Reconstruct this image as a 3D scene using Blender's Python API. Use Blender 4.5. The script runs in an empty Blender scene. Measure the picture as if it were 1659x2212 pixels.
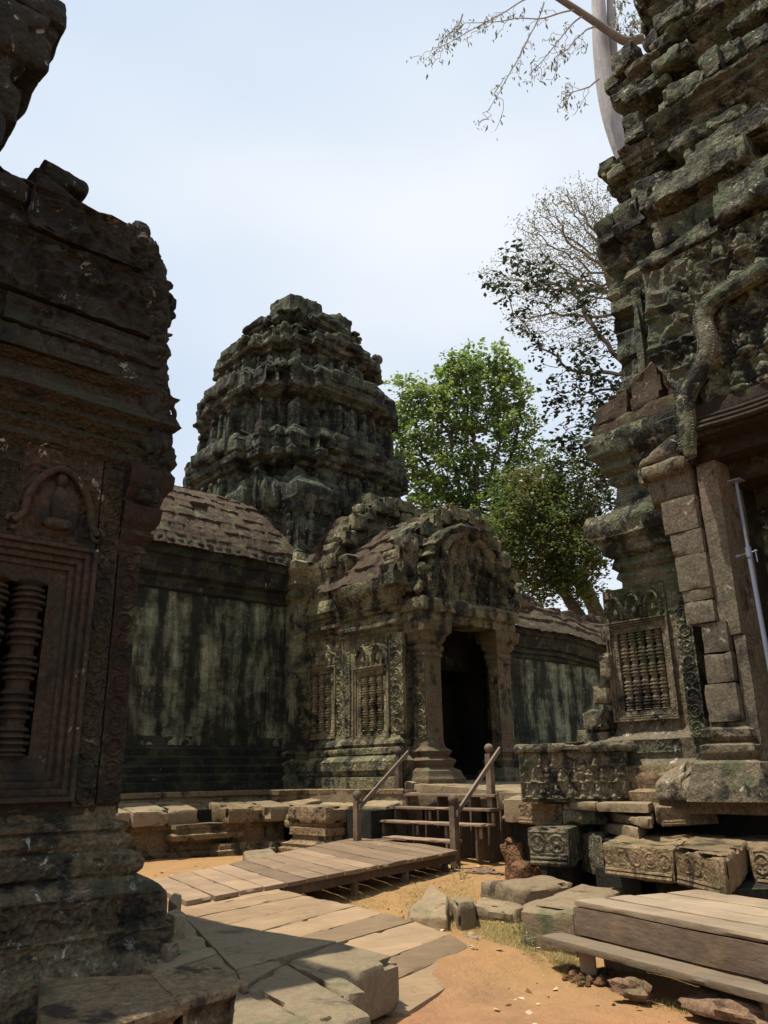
import bpy, math
import numpy as np
from mathutils import Vector, Matrix
R = math.radians
SC = bpy.context.scene
# ------------------------------------------------------------------ camera
F = 1739.; PIT = R(18.1); ROLL = R(-0.9); YAW = R(48.); CZ = 1.55      # measured in a 1659 x 2212 view of the photograph
FH = (math.cos(YAW), math.sin(YAW)); RT = (math.sin(YAW), -math.cos(YAW))
cam = bpy.data.cameras.new('camera'); camo = bpy.data.objects.new('camera', cam)
SC.collection.objects.link(camo); SC.camera = camo
cam.sensor_fit = 'VERTICAL'; cam.sensor_height = 24.; cam.sensor_width = 18.; cam.lens = 24. * F / 2212.
cam.clip_start = .05; cam.clip_end = 3000.
fw = Vector((math.cos(PIT) * FH[0], math.cos(PIT) * FH[1], math.sin(PIT)))
rt = Vector((RT[0], RT[1], 0)); up = rt.cross(fw)
M = Matrix((rt, up, -fw)).transposed()
camo.matrix_world = Matrix.Translation((0, 0, CZ)) @ M.to_4x4() @ Matrix.Rotation(ROLL, 4, 'Z')
# ------------------------------------------------------------------ sun, sky, exposure
SUN_EL = R(73.); SUN_DIR = Vector((-.84, .54, 0)).normalized()
sd = Vector((SUN_DIR.x * math.cos(SUN_EL), SUN_DIR.y * math.cos(SUN_EL), math.sin(SUN_EL)))
sun = bpy.data.lights.new('sun', 'SUN'); suno = bpy.data.objects.new('sun', sun); SC.collection.objects.link(suno)
sun.energy = 5.0; sun.angle = R(.5); sun.color = (1, .915, .77)
suno.rotation_euler = sd.to_track_quat('Z', 'Y').to_euler()
W = bpy.data.worlds.new('World'); SC.world = W; W.use_nodes = True
nt = W.node_tree; nt.nodes.clear()
wo = nt.nodes.new('ShaderNodeOutputWorld'); bg = nt.nodes.new('ShaderNodeBackground'); sk = nt.nodes.new('ShaderNodeTexSky')
sk.sky_type = 'NISHITA'; sk.sun_disc = False; sk.sun_elevation = SUN_EL
sk.sun_rotation = math.atan2(SUN_DIR.x, SUN_DIR.y); sk.air_density = 1.0; sk.dust_density = 3.0; sk.ozone_density = 1.0
tc = nt.nodes.new('ShaderNodeTexCoord'); cn = nt.nodes.new('ShaderNodeTexNoise'); cr = nt.nodes.new('ShaderNodeValToRGB')
mp = nt.nodes.new('ShaderNodeMapping'); mp.inputs['Scale'].default_value = (1, 1, 2.2); mp.inputs['Location'].default_value = (.9, .1, 1.5)
cn.inputs['Scale'].default_value = 1.3; cn.inputs['Detail'].default_value = 3.; cn.inputs['Roughness'].default_value = .45
cr.color_ramp.elements[0].position = .34; cr.color_ramp.elements[0].color = (0, 0, 0, 1)
cr.color_ramp.elements[1].position = .66; cr.color_ramp.elements[1].color = (1, 1, 1, 1)
mx = nt.nodes.new('ShaderNodeMix'); mx.data_type = 'RGBA'; mx.inputs['B'].default_value = (11.0, 11.6, 12.4, 1)
L = nt.links.new
L(tc.outputs['Generated'], mp.inputs['Vector']); L(mp.outputs['Vector'], cn.inputs['Vector']); L(cn.outputs['Fac'], cr.inputs['Fac'])
L(cr.outputs['Color'], mx.inputs['Factor']); hz = nt.nodes.new('ShaderNodeMix'); hz.data_type = 'RGBA'; hz.inputs['Factor'].default_value = .86; hz.inputs['B'].default_value = (8.4, 10.1, 12.3, 1); L(sk.outputs['Color'], hz.inputs['A']); L(hz.outputs['Result'], mx.inputs['A']); L(mx.outputs['Result'], bg.inputs['Color'])
L(bg.outputs['Background'], wo.inputs['Surface']); bg.inputs['Strength'].default_value = .054
SC.view_settings.view_transform = 'Standard'; SC.view_settings.look = 'None'; SC.view_settings.gamma = 1.
SC.view_settings.exposure = 0.6; SC.view_settings.use_curve_mapping = False
SC.cycles.max_bounces = 5; SC.cycles.diffuse_bounces = 3; SC.cycles.transparent_max_bounces = 6

# ------------------------------------------------------------------ survey helpers: a sight line of the photograph meets a real plane
def ray(x, y):
    u = (x - 829.5) / F; v = (1106 - y) / F
    c, s = math.cos(ROLL), math.sin(ROLL); u, v = u * c - v * s, u * s + v * c
    h = math.cos(PIT) - v * math.sin(PIT)
    return FH[0] * h + RT[0] * u, FH[1] * h + RT[1] * u, math.sin(PIT) + v * math.cos(PIT), h
def onx(x, y, X0): r = ray(x, y); t = X0 / r[0]; return np.array((X0, r[1] * t, CZ + r[2] * t))
def ony(x, y, Y0): r = ray(x, y); t = Y0 / r[1]; return np.array((r[0] * t, Y0, CZ + r[2] * t))
def onz(x, y, Z0): r = ray(x, y); t = (Z0 - CZ) / r[2]; return np.array((r[0] * t, r[1] * t, Z0))
def ond(x, y, d): r = ray(x, y); t = d / r[3]; return np.array((r[0] * t, r[1] * t, CZ + r[2] * t))

# ------------------------------------------------------------------ noise
def h3(i, j, k, s=0):
    n = (np.asarray(i).astype(np.int64) * 73856093) ^ (np.asarray(j).astype(np.int64) * 19349663) ^ (np.asarray(k).astype(np.int64) * 83492791) ^ (s * 2654435761)
    n = (n ^ (n >> 13)) * 1274126177 & 0xffffffff
    n = (n ^ (n >> 16)) * 2246822519 & 0xffffffff
    n = n ^ (n >> 15)
    return (n & 0xffffff) / float(0xffffff)
def vn(P, s=0):
    I = np.floor(P).astype(np.int64); f = P - I; f = f * f * (3 - 2 * f); r = 0
    for a in (0, 1):
        for b in (0, 1):
            for c in (0, 1):
                w = (f[:, 0] if a else 1 - f[:, 0]) * (f[:, 1] if b else 1 - f[:, 1]) * (f[:, 2] if c else 1 - f[:, 2])
                r = r + w * h3(I[:, 0] + a, I[:, 1] + b, I[:, 2] + c, s)
    return r * 2 - 1
def fbm(P, s=0, o=3):
    r = 0; a = 1.; t = 0
    for k in range(o): r = r + a * vn(P * 2.03 ** k + 7.3 * k, s + k); t += a; a *= .5
    return r / t * 1.6
rng = np.random.default_rng(7)

# ------------------------------------------------------------------ objects
ORG = {}
def thing(name, label, cat, loc, group=None):
    o = bpy.data.objects.new(name, None); o.empty_display_size = .3
    o.location = loc; SC.collection.objects.link(o); o['label'] = label; o['category'] = cat
    if group: o['group'] = group
    ORG[o.name] = np.array(loc, float); return o
class G:
    def __init__(s): s.V = []; s.Q = []; s.T = []; s.n = 0
    def add(s, V, Fc):
        V = np.asarray(V, float).reshape(-1, 3); Fc = np.asarray(Fc, np.int64)
        (s.Q if Fc.shape[1] == 4 else s.T).append(Fc + s.n); s.V.append(V); s.n += len(V); return s
    def grid(s, V, closed=False):                   # V: rows x cols x 3
        r, c = V.shape[:2]; I = np.arange(r * c).reshape(r, c)
        a = I[:-1, :]; b = I[1:, :]
        if closed: a2 = np.roll(a, -1, 1); b2 = np.roll(b, -1, 1)
        else: a2 = a[:, 1:]; b2 = b[:, 1:]; a = a[:, :-1]; b = b[:, :-1]
        return s.add(V.reshape(-1, 3), np.stack([a.ravel(), a2.ravel(), b2.ravel(), b.ravel()], 1))
def mesh(g, name, loc):
    V = np.concatenate(g.V) - loc
    Q = np.concatenate(g.Q) if g.Q else np.zeros((0, 4), np.int64); T = np.concatenate(g.T) if g.T else np.zeros((0, 3), np.int64)
    me = bpy.data.meshes.new(name); me.vertices.add(len(V)); me.vertices.foreach_set('co', V.astype(np.float32).ravel())
    me.loops.add(len(Q) * 4 + len(T) * 3); me.loops.foreach_set('vertex_index', np.concatenate([Q.ravel(), T.ravel()]).astype(np.int32))
    me.polygons.add(len(Q) + len(T))
    ls = np.concatenate([np.arange(len(Q)) * 4, len(Q) * 4 + np.arange(len(T)) * 3]); me.polygons.foreach_set('loop_start', ls.astype(np.int32))
    me.polygons.foreach_set('use_smooth', np.ones(len(Q) + len(T), bool)); me.update(calc_edges=True); me.validate()
    return me
def obj(name, g, mat, parent=None, loc=None, label=None, cat=None, group=None, kind=None, sharp=38):
    if parent is not None:
        L0 = ORG[parent.name]; 
    else: L0 = np.zeros(3) if loc is None else np.array(loc, float)
    me = mesh(g, name, L0)
    if sharp: me.set_sharp_from_angle(angle=R(sharp))
    me.materials.append(mat)
    o = bpy.data.objects.new(name, me); SC.collection.objects.link(o)
    if parent is not None: o.parent = parent; ORG[o.name] = L0
    else: o.location = L0; ORG[o.name] = L0
    if label: o['label'] = label
    if cat: o['category'] = cat
    if group: o['group'] = group
    if kind: o['kind'] = kind
    return o

# ------------------------------------------------------------------ shape builders
def plangrid(plan, prof, closed=True, seg=.1, dz=.1):
    """moulded shell: plan corners (x,y) counter-clockwise seen from above = outward to the right of travel; prof = [(z, out)]"""
    P = np.array(plan, float); n = len(P); nxt = np.roll(P, -1, 0); d = nxt - P
    if not closed: d[-1] = d[-2]
    d = d / np.linalg.norm(d, axis=1, keepdims=True); nm = np.stack([d[:, 1], -d[:, 0]], 1)
    prev = np.roll(nm, 1, 0)
    if not closed: prev[0] = nm[0]; nm2 = nm.copy(); nm2[-1] = prev[-1]
    else: nm2 = nm
    dot = (prev * nm2).sum(1, keepdims=True); mit = (prev + nm2) / np.maximum(1 + dot, .3)
    if not closed: mit[0] = nm[0]; mit[-1] = nm[-2]
    cols = []; m = n if closed else n - 1
    for i in range(m):
        j = (i + 1) % n; k = max(1, int(round(np.linalg.norm(P[j] - P[i]) / seg)))
        for a in range(k): t = a / k; cols.append((P[i] * (1 - t) + P[j] * t, mit[i] * (1 - t) + mit[j] * t, nm[i]))
    if not closed: cols.append((P[-1], mit[-1], nm[-2]))
    base = np.array([c[0] for c in cols]); mt = np.array([c[1] for c in cols]); nn = np.array([c[2] for c in cols])
    pr = []
    for (z0, o0), (z1, o1) in zip(prof[:-1], prof[1:]):
        k = max(1, int(round(math.hypot(z1 - z0, o1 - o0) / dz)))
        for a in range(k): t = a / k; pr.append((z0 + (z1 - z0) * t, o0 + (o1 - o0) * t))
    pr.append(prof[-1]); pr = np.array(pr)
    V = np.zeros((len(pr), len(base), 3))
    V[:, :, :2] = base[None] + mt[None] * pr[:, 1][:, None, None]; V[:, :, 2] = pr[:, 0][:, None]
    N = np.zeros_like(V); N[:, :, :2] = nn[None]
    return V, N, pr
def wear(V, N, amp=.02, sc=1.6, fine=.008, block=0., ch=.38, bl=.7, miss=0., missd=.15, seed=1, zj=.3):
    sh = V.shape; P = V.reshape(-1, 3); n = N.reshape(-1, 3)
    d = amp * fbm(P * sc, seed, 3) + fine * fbm(P * 9, seed + 5, 2)
    if block or miss:
        u = P[:, 0] * np.abs(n[:, 1]) + P[:, 1] * np.abs(n[:, 0]); o = (np.abs(n[:, 0]) > .5) * 1
        zz = P[:, 2] + .05 * vn(P * .8, seed + 9); iz = np.floor(zz / ch).astype(int)
        L_ = bl * (.75 + .5 * h3(iz, o, 3, seed)); iu = np.floor(u / L_ + h3(iz, o, 5, seed) * 3).astype(int)
        r = h3(iz, iu, o, seed + 2); d = d + (r - .5) * 2 * block
        if miss: d = d - missd * (h3(iz, iu, o, seed + 4) < miss)
        fz = np.abs(zz / ch - np.floor(zz / ch + .5)) * ch; d = d - np.where(fz < .022, block * .5, 0)
    Q = P + n * d[:, None]; Q[:, 2] += zj * amp * fbm(P * sc * .9 + 31, seed + 3, 2)
    return Q.reshape(sh)
def shell(g, plan, prof, closed=True, seg=.1, dz=.1, cap=True, skip=None, **w):
    V, N, pr = plangrid(plan, prof, closed, seg, dz)
    V2 = wear(V, N, **w) if w else V
    if skip is None: g.grid(V2, closed)
    else:
        r, c = V.shape[:2]; I = np.arange(r * c).reshape(r, c)
        a = I[:-1]; b = I[1:]
        if closed: a2 = np.roll(a, -1, 1); b2 = np.roll(b, -1, 1)
        else: a2 = a[:, 1:]; b2 = b[:, 1:]; a = a[:, :-1]; b = b[:, :-1]
        Fc = np.stack([a.ravel(), a2.ravel(), b2.ravel(), b.ravel()], 1); C = V.reshape(-1, 3)[Fc].mean(1); Nn = N.reshape(-1, 3)[Fc].mean(1)
        keep = np.ones(len(Fc), bool)
        for ax, lo, hi, z0, z1, pl in skip:      # ax 0: hole in a wall whose normal is -x: range in y
            k = 1 - ax; keep &= ~((C[:, k] > lo) & (C[:, k] < hi) & (C[:, 2] > z0) & (C[:, 2] < z1) & (np.abs(C[:, ax] - pl) < .35) & (np.abs(Nn[:, ax]) > .5))
        g.add(V2.reshape(-1, 3), Fc[keep])
    if cap and closed:
        top = V2[-1]; c = top.mean(0); m = len(top); vv = np.vstack([top, c]); i = np.arange(m)
        g.add(vv, np.stack([i, (i + 1) % m, np.full(m, m)], 1))
    return V2
def rectplan(x0, y0, x1, y1): return [(x0, y0), (x1, y0), (x1, y1), (x0, y1)]       # ccw -> outward on the right of travel
def redent(cx, cy, h, b=.5, m=(.74, .89), c=.82):
    q = [(b, 1.), (b, m[1]), (m[0], m[1]), (m[0], c), (c, c), (c, m[0]), (m[1], m[0]), (m[1], b), (1., b)]
    q = [(x, -y) for x, y in q]           # lower right quadrant, running ccw
    pts = []
    for k in range(4):
        a = k * math.pi / 2
        for x, y in q: pts.append((cx + h * (x * math.cos(a) - y * math.sin(a)), cy + h * (x * math.sin(a) + y * math.cos(a))))
    return pts
CUBE = {}
def boxsurf(nx, ny, nz):
    k = (nx, ny, nz)
    if k in CUBE: return CUBE[k]
    Vs = []; Fs = []; n = 0
    for ax, s in ((0, 0), (0, 1), (1, 0), (1, 1), (2, 0), (2, 1)):
        a, b = [i for i in range(3) if i != ax]; na, nb = (nx, ny, nz)[a], (nx, ny, nz)[b]
        A, B = np.meshgrid(np.linspace(0, 1, na + 1), np.linspace(0, 1, nb + 1), indexing='ij'); v = np.zeros(A.shape + (3,))
        v[..., a] = A; v[..., b] = B; v[..., ax] = s; I = np.arange(A.size).reshape(A.shape) + n
        f = np.stack([I[:-1, :-1].ravel(), I[1:, :-1].ravel(), I[1:, 1:].ravel(), I[:-1, 1:].ravel()], 1)
        if (s == 1) == (ax == 1): f = f[:, ::-1]
        Vs.append(v.reshape(-1, 3)); Fs.append(f); n += A.size
    V = np.concatenate(Vs); Fc = np.concatenate(Fs)
    key = np.round(V * 4096).astype(np.int64) @ np.array([1, 8192, 8192 * 8192]); u, idx, inv = np.unique(key, return_index=True, return_inverse=True)
    CUBE[k] = (V[idx], inv.ravel()[Fc]); return CUBE[k]
def block(g, c4, z0, z1, r=.03, seg=.12, amp=.012, sc=2.5, seed=0, chip=0., tilt=(0, 0)):
    """stone on a 4-corner footprint (x,y)*4 ccw; rounded, worn; z1 may be 4 heights"""
    c4 = np.array(c4, float); la = .5 * (np.linalg.norm(c4[1] - c4[0]) + np.linalg.norm(c4[2] - c4[3])); lb = .5 * (np.linalg.norm(c4[3] - c4[0]) + np.linalg.norm(c4[2] - c4[1]))
    z1 = np.array(z1 if np.ndim(z1) else [z1] * 4, float); z0a = np.array(z0 if np.ndim(z0) else [z0] * 4, float); lc = (z1 - z0a).mean()
    cl = lambda l: int(min(60, max(2, round(l / seg))))
    V, Fc = boxsurf(cl(la), cl(lb), cl(lc)); S = np.array([la, lb, lc]); P = V * S
    # pull the cut lines next to the edges so that rounding shows
    rr = min(r, .45 * S.min()); q = np.clip(P, rr, S - rr); dd = P - q; ln = np.linalg.norm(dd, axis=1, keepdims=True); out = np.where(ln > 1e-9, dd / np.maximum(ln, 1e-9) * rr, 0)
    P = q + out; t = P / S
    a, b, c = t[:, 0:1], t[:, 1:2], t[:, 2]
    w = [(1 - a) * (1 - b), a * (1 - b), a * b, (1 - a) * b]
    xy = sum(w[i] * c4[i] for i in range(4)); zt = sum(w[i][:, 0] * z1[i] for i in range(4)); zb = sum(w[i][:, 0] * z0a[i] for i in range(4))
    X = np.column_stack([xy, zb + (zt - zb) * c])
    cen = X.mean(0); nrm = (V - .5); m = np.abs(nrm).max(1, keepdims=True); nrm = np.where(np.abs(nrm) >= m - 1e-6, nrm, 0); nrm /= np.linalg.norm(nrm, axis=1, keepdims=True)
    if amp: X = X + nrm * (amp * fbm(X * sc + seed * 3.7, seed, 3))[:, None]
    if chip: e = (np.abs(V - .5) > .42).sum(1) >= 2; k = np.maximum(0, fbm(X * 5 + seed, seed + 8, 2) - .1); X = X - (X - cen) / np.maximum(np.linalg.norm(X - cen, axis=1, keepdims=True), 1e-6) * (e * k * chip)[:, None]
    return g.add(X, Fc)
def rot4(cx, cy, lx, ly, a):
    c, s = math.cos(R(a)), math.sin(R(a)); return [(cx + x * c - y * s, cy + x * s + y * c) for x, y in ((-lx / 2, -ly / 2), (lx / 2, -ly / 2), (lx / 2, ly / 2), (-lx / 2, ly / 2))]
def tube(g, pts, rad, n=8, cap=True):
    P = np.array(pts, float); rad = np.broadcast_to(rad, (len(P),)); T = np.gradient(P, axis=0); T /= np.linalg.norm(T, axis=1, keepdims=True) + 1e-12
    u = np.cross(T[0], (0, 0, 1.)); u = u if np.linalg.norm(u) > .1 else np.cross(T[0], (1., 0, 0)); rows = []
    a = np.arange(n) / n * 2 * math.pi
    for i in range(len(P)):
        u = u - T[i] * (u @ T[i]); u /= np.linalg.norm(u); v = np.cross(T[i], u)
        rows.append(P[i] + rad[i] * (np.cos(a)[:, None] * u + np.sin(a)[:, None] * v))
    V = np.array(rows); g.grid(V, True)
    if cap:
        for e, o in ((0, 1), (-1, 0)):
            vv = np.vstack([V[e], V[e].mean(0)]); i = np.arange(n); f = np.stack([i, (i + 1) % n, np.full(n, n)], 1); g.add(vv, f[:, ::-1] if o else f)
    return g
def lathe(g, c, prof, n=14):
    a = np.arange(n) / n * 2 * math.pi; V = np.zeros((len(prof), n, 3))
    for i, (z, r) in enumerate(prof): V[i, :, 0] = c[0] + r * np.cos(a); V[i, :, 1] = c[1] + r * np.sin(a); V[i, :, 2] = c[2] + z
    return g.grid(V, True)
def ell(g, c, r, n=10, m=7, amp=0., seed=0):
    th = np.linspace(0, math.pi, m)[:, None]; ph = np.arange(n)[None] / n * 2 * math.pi
    V = np.stack([np.sin(th) * np.cos(ph), np.sin(th) * np.sin(ph), -np.cos(th) * np.ones_like(ph)], -1)
    if amp: V = V * (1 + amp * fbm(V.reshape(-1, 3) * 1.7 + seed * 5, seed, 2).reshape(V.shape[:2] + (1,)))
    return g.grid(np.array(c) + V * np.array(r), True)
# facade axes: 'x' wall faces -x (u = y to the left), 'y' wall faces -y (u = x)
def F2W(ax, pl, U, Z, D):
    return np.stack([pl - D, U, Z], -1) if ax == 'x' else np.stack([U, pl - D, Z], -1)
def relief(g, ax, pl, u0, u1, z0, z1, res, hf, d0=0.0, skirt=.08, wamp=.006, seed=0):
    u0, u1 = min(u0, u1), max(u0, u1); nu = max(4, int((u1 - u0) / res)); nz = max(4, int((z1 - z0) / res))
    U, Z = np.meshgrid(np.linspace(u0, u1, nu), np.linspace(z0, z1, nz)); H = hf(U - u0, Z - z0, u1 - u0, z1 - z0) + d0
    P = F2W(ax, pl, U, Z, H * 0); H = H + wamp * fbm(P.reshape(-1, 3) * 7, seed, 3).reshape(H.shape)
    V = F2W(ax, pl, U, Z, H)
    # close the rim back towards the wall
    Hb = -skirt; top = F2W(ax, pl, U[-1:], Z[-1:], H[-1:] * 0 + Hb); bot = F2W(ax, pl, U[:1], Z[:1], H[:1] * 0 + Hb); V = np.concatenate([bot, V, top], 0)
    l = V[:, :1].copy(); r_ = V[:, -1:].copy(); k = 0 if ax == 'x' else 1; l[..., k] = pl - Hb; r_[..., k] = pl - Hb; V = np.concatenate([l, V, r_], 1)
    if ax == 'x': V = V[:, ::-1]
    return g.grid(V)
def rframe(g, ax, pl, u0, u1, z0, z1, prof, seg=.08, wamp=.003, seed=0):
    """rectangular moulded frame; prof = [(inset from outer edge, stand-off)]"""
    u0, u1 = min(u0, u1), max(u0, u1); rows = []
    for t, d in prof:
        a, b, c, e = u0 + t, u1 - t, z0 + t, z1 - t; r = []
        for (pa, pb, ln) in (((a, c), (b, c), u1 - u0), ((b, c), (b, e), z1 - z0), ((b, e), (a, e), u1 - u0), ((a, e), (a, c), z1 - z0)):
            k = max(2, int(ln / seg)); s = np.arange(k)[:, None] / k; r.append(np.array(pa) * (1 - s) + np.array(pb) * s)
        r = np.concatenate(r); rows.append(F2W(ax, pl, r[:, 0], r[:, 1], np.full(len(r), d)))
    V = np.array(rows); sh = V.shape; P = V.reshape(-1, 3); V = P + wamp * np.stack([fbm(P * 6, seed + i, 2) for i in range(3)], 1); V = V.reshape(sh)
    if ax == 'x': V = V[:, ::-1]
    return g.grid(V, True)
def h_scroll(U, Z, w, h):
    p = h / max(1, round(h / (w * .92))); zc = (np.floor(Z / p) + .5) * p; r = np.hypot(U - w / 2, Z - zc) / (w * .5); th = np.arctan2(Z - zc, U - w / 2)
    ring = np.exp(-((r - .68) / .09) ** 2) + .8 * np.exp(-((r - .36) / .08) ** 2) * (.6 + .4 * np.cos(5 * th)) + 1. * np.exp(-(r / .17) ** 2)
    leaf = .6 * np.exp(-((r - 1.05) / .12) ** 2) * (np.cos(9 * th) > 0); e = np.minimum(U, w - U) / w
    bord = np.exp(-((e - .03) / .025) ** 2) * .8
    k = np.sin(th * 1 + r * 9 + np.floor(Z / p) * math.pi)
    return .11 * w * (np.clip(ring, 0, 1.2) + leaf * .7 + bord + .18 * k * (r < 1))
def h_fili(sc=14., amp=.02):
    def f(U, Z, w, h):
        P = np.stack([U.ravel() * sc, Z.ravel() * sc, U.ravel() * 0 + 3.1], 1); a = vn(P * .5, 11); b = vn(P * .5 + 40, 12)
        q = np.sin((U.ravel() * sc + a * 2.2) * 1.7) * np.sin((Z.ravel() * sc + b * 2.2) * 1.7); q = 1 - np.abs(q) ** .6
        e = np.clip(np.minimum(np.minimum(U, w - U), np.minimum(Z, h - Z)) / .03, 0, 1)
        return (q.reshape(U.shape)) * amp * e + amp * (1 - e)
    return f
def h_figs(rows, per, amp=.07):
    """rows of little praying figures under arches"""
    def f(U, Z, w, h):
        rh = h / rows; zi = np.floor(Z / rh); z = (Z / rh - zi); n = max(1, round(w / per)); p = w / n; uu = U / p + .5 * (zi % 2); u = (uu - np.floor(uu) - .5) * p / rh
        H = np.zeros_like(U)
        for (cu, cz, ru, rz, a) in ((0, .78, .1, .11, 1.), (0, .92, .05, .08, .8), (0, .48, .15, .24, 1.), (-.17, .46, .06, .16, .75), (.17, .46, .06, .16, .75), (0, .14, .3, .12, 1.), (-.13, .32, .1, .1, .8), (.13, .32, .1, .1, .8)):
            q = ((u - cu) / ru) ** 2 + ((z - cz) / rz) ** 2; H = np.maximum(H, a * np.sqrt(np.clip(1.15 - q, 0, 1)))
        H = np.maximum(H, .5 * (z < .05) + 0 * H)
        r = np.hypot(u / .42, (z - .5) / .52); H = np.maximum(H, .45 * np.exp(-((r - 1) / .12) ** 2) * (z > .3))
        e = h3(zi, np.floor(uu), 1, 3) * .5 + .6; return H * amp * e
    return f
def h_lotus(per, amp=.03):
    def f(U, Z, w, h):
        u = (U / per) % 1 - .5; z = Z / h; r = np.hypot(u / .5, (z - .1) / .9); return amp * np.clip(1.2 - r ** 2, 0, .8) + amp * .5 * np.exp(-((r - .95) / .1) ** 2)
    return f
# ------------------------------------------------------------------ materials
class N:
    def __init__(s, name):
        s.m = bpy.data.materials.new(name); s.m.use_nodes = True; s.t = s.m.node_tree; s.t.nodes.clear()
        s.o = s.t.nodes.new('ShaderNodeOutputMaterial'); s.p = s.t.nodes.new('ShaderNodeBsdfPrincipled'); s.t.links.new(s.p.outputs[0], s.o.inputs['Surface'])
        s.p.inputs['Roughness'].default_value = .9; s.p.inputs['Specular IOR Level'].default_value = .2
        g = s.t.nodes.new('ShaderNodeNewGeometry'); s.P = g.outputs['Position']; s.Nm = g.outputs['Normal']
    def L(s, a, b): s.t.links.new(a, b)
    def val(s, inp, v):
        if isinstance(v, (int, float)): inp.default_value = v
        elif isinstance(v, (tuple, list)): inp.default_value = tuple(v) + ((1,) if len(v) == 3 and inp.type == 'RGBA' else ())
        else: s.L(v, inp)
    def math(s, op, a, b=0., c=None, clamp=False):
        n = s.t.nodes.new('ShaderNodeMath'); n.operation = op; n.use_clamp = clamp; s.val(n.inputs[0], a); s.val(n.inputs[1], b)
        if c is not None: s.val(n.inputs[2], c)
        return n.outputs[0]
    def vec(s, sc=(1, 1, 1), loc=(0, 0, 0), src=None):
        n = s.t.nodes.new('ShaderNodeMapping'); n.inputs['Scale'].default_value = sc; n.inputs['Location'].default_value = loc; s.L(src or s.P, n.inputs['Vector']); return n.outputs[0]
    def noise(s, scale, detail=4., rough=.55, sc=(1, 1, 1), loc=(0, 0, 0), dist=0.):
        n = s.t.nodes.new('ShaderNodeTexNoise'); n.inputs['Scale'].default_value = scale; n.inputs['Detail'].default_value = detail; n.inputs['Roughness'].default_value = rough; n.inputs['Distortion'].default_value = dist
        s.L(s.vec(sc, loc), n.inputs['Vector']); return n.outputs['Fac']
    def vor(s, scale, feat='F1', sc=(1, 1, 1), rnd=1.):
        n = s.t.nodes.new('ShaderNodeTexVoronoi'); n.feature = feat; n.inputs['Scale'].default_value = scale; n.inputs['Randomness'].default_value = rnd; s.L(s.vec(sc), n.inputs['Vector']); return n.outputs['Distance']
    def ramp(s, f, a, b, lo=0., hi=1.):
        n = s.t.nodes.new('ShaderNodeMapRange'); n.inputs['From Min'].default_value = a; n.inputs['From Max'].default_value = b; n.inputs['To Min'].default_value = lo; n.inputs['To Max'].default_value = hi; s.val(n.inputs['Value'], f); return n.outputs[0]
    def mix(s, f, a, b):
        n = s.t.nodes.new('ShaderNodeMix'); n.data_type = 'RGBA'; s.val(n.inputs['Factor'], f); s.val(n.inputs['A'], a); s.val(n.inputs['B'], b); return n.outputs['Result']
    def vary(s, c, k):
        o = s.t.nodes.new('ShaderNodeObjectInfo'); h = s.t.nodes.new('ShaderNodeHueSaturation'); s.val(h.inputs['Value'], s.ramp(o.outputs['Random'], 0, 1, 1 - k, 1 + k * .6)); s.L(c, h.inputs['Color']); return h.outputs[0]
    def bump(s, h, dist, strength=1., prev=None):
        n = s.t.nodes.new('ShaderNodeBump'); n.inputs['Distance'].default_value = dist; n.inputs['Strength'].default_value = strength; s.L(h, n.inputs['Height'])
        if prev is not None: s.L(prev, n.inputs['Normal'])
        return n.outputs[0]
    def brick(s, wd, ht, mortar=.012, along=None):
        sx = s.t.nodes.new('ShaderNodeSeparateXYZ'); s.L(s.P, sx.inputs[0]); cx = s.t.nodes.new('ShaderNodeCombineXYZ')
        wz = s.math('ADD', sx.outputs[2], s.math('MULTIPLY', s.noise(.8, 1), .1)); u = s.math('ADD', sx.outputs[0], sx.outputs[1]) if along is None else sx.outputs[along]
        s.L(u, cx.inputs[0]); s.L(wz, cx.inputs[1]); b = s.t.nodes.new('ShaderNodeTexBrick'); b.inputs['Scale'].default_value = 1.; b.inputs['Brick Width'].default_value = wd; b.inputs['Row Height'].default_value = ht
        b.inputs['Mortar Size'].default_value = mortar; b.inputs['Mortar Smooth'].default_value = .3; b.inputs['Color1'].default_value = (0, 0, 0, 1); b.inputs['Color2'].default_value = (1, 1, 1, 1); b.inputs['Bias'].default_value = 0.; b.offset = .37; b.squash = 1.
        s.L(cx.outputs[0], b.inputs['Vector']); return b.outputs['Fac'], b.outputs['Color']
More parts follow.
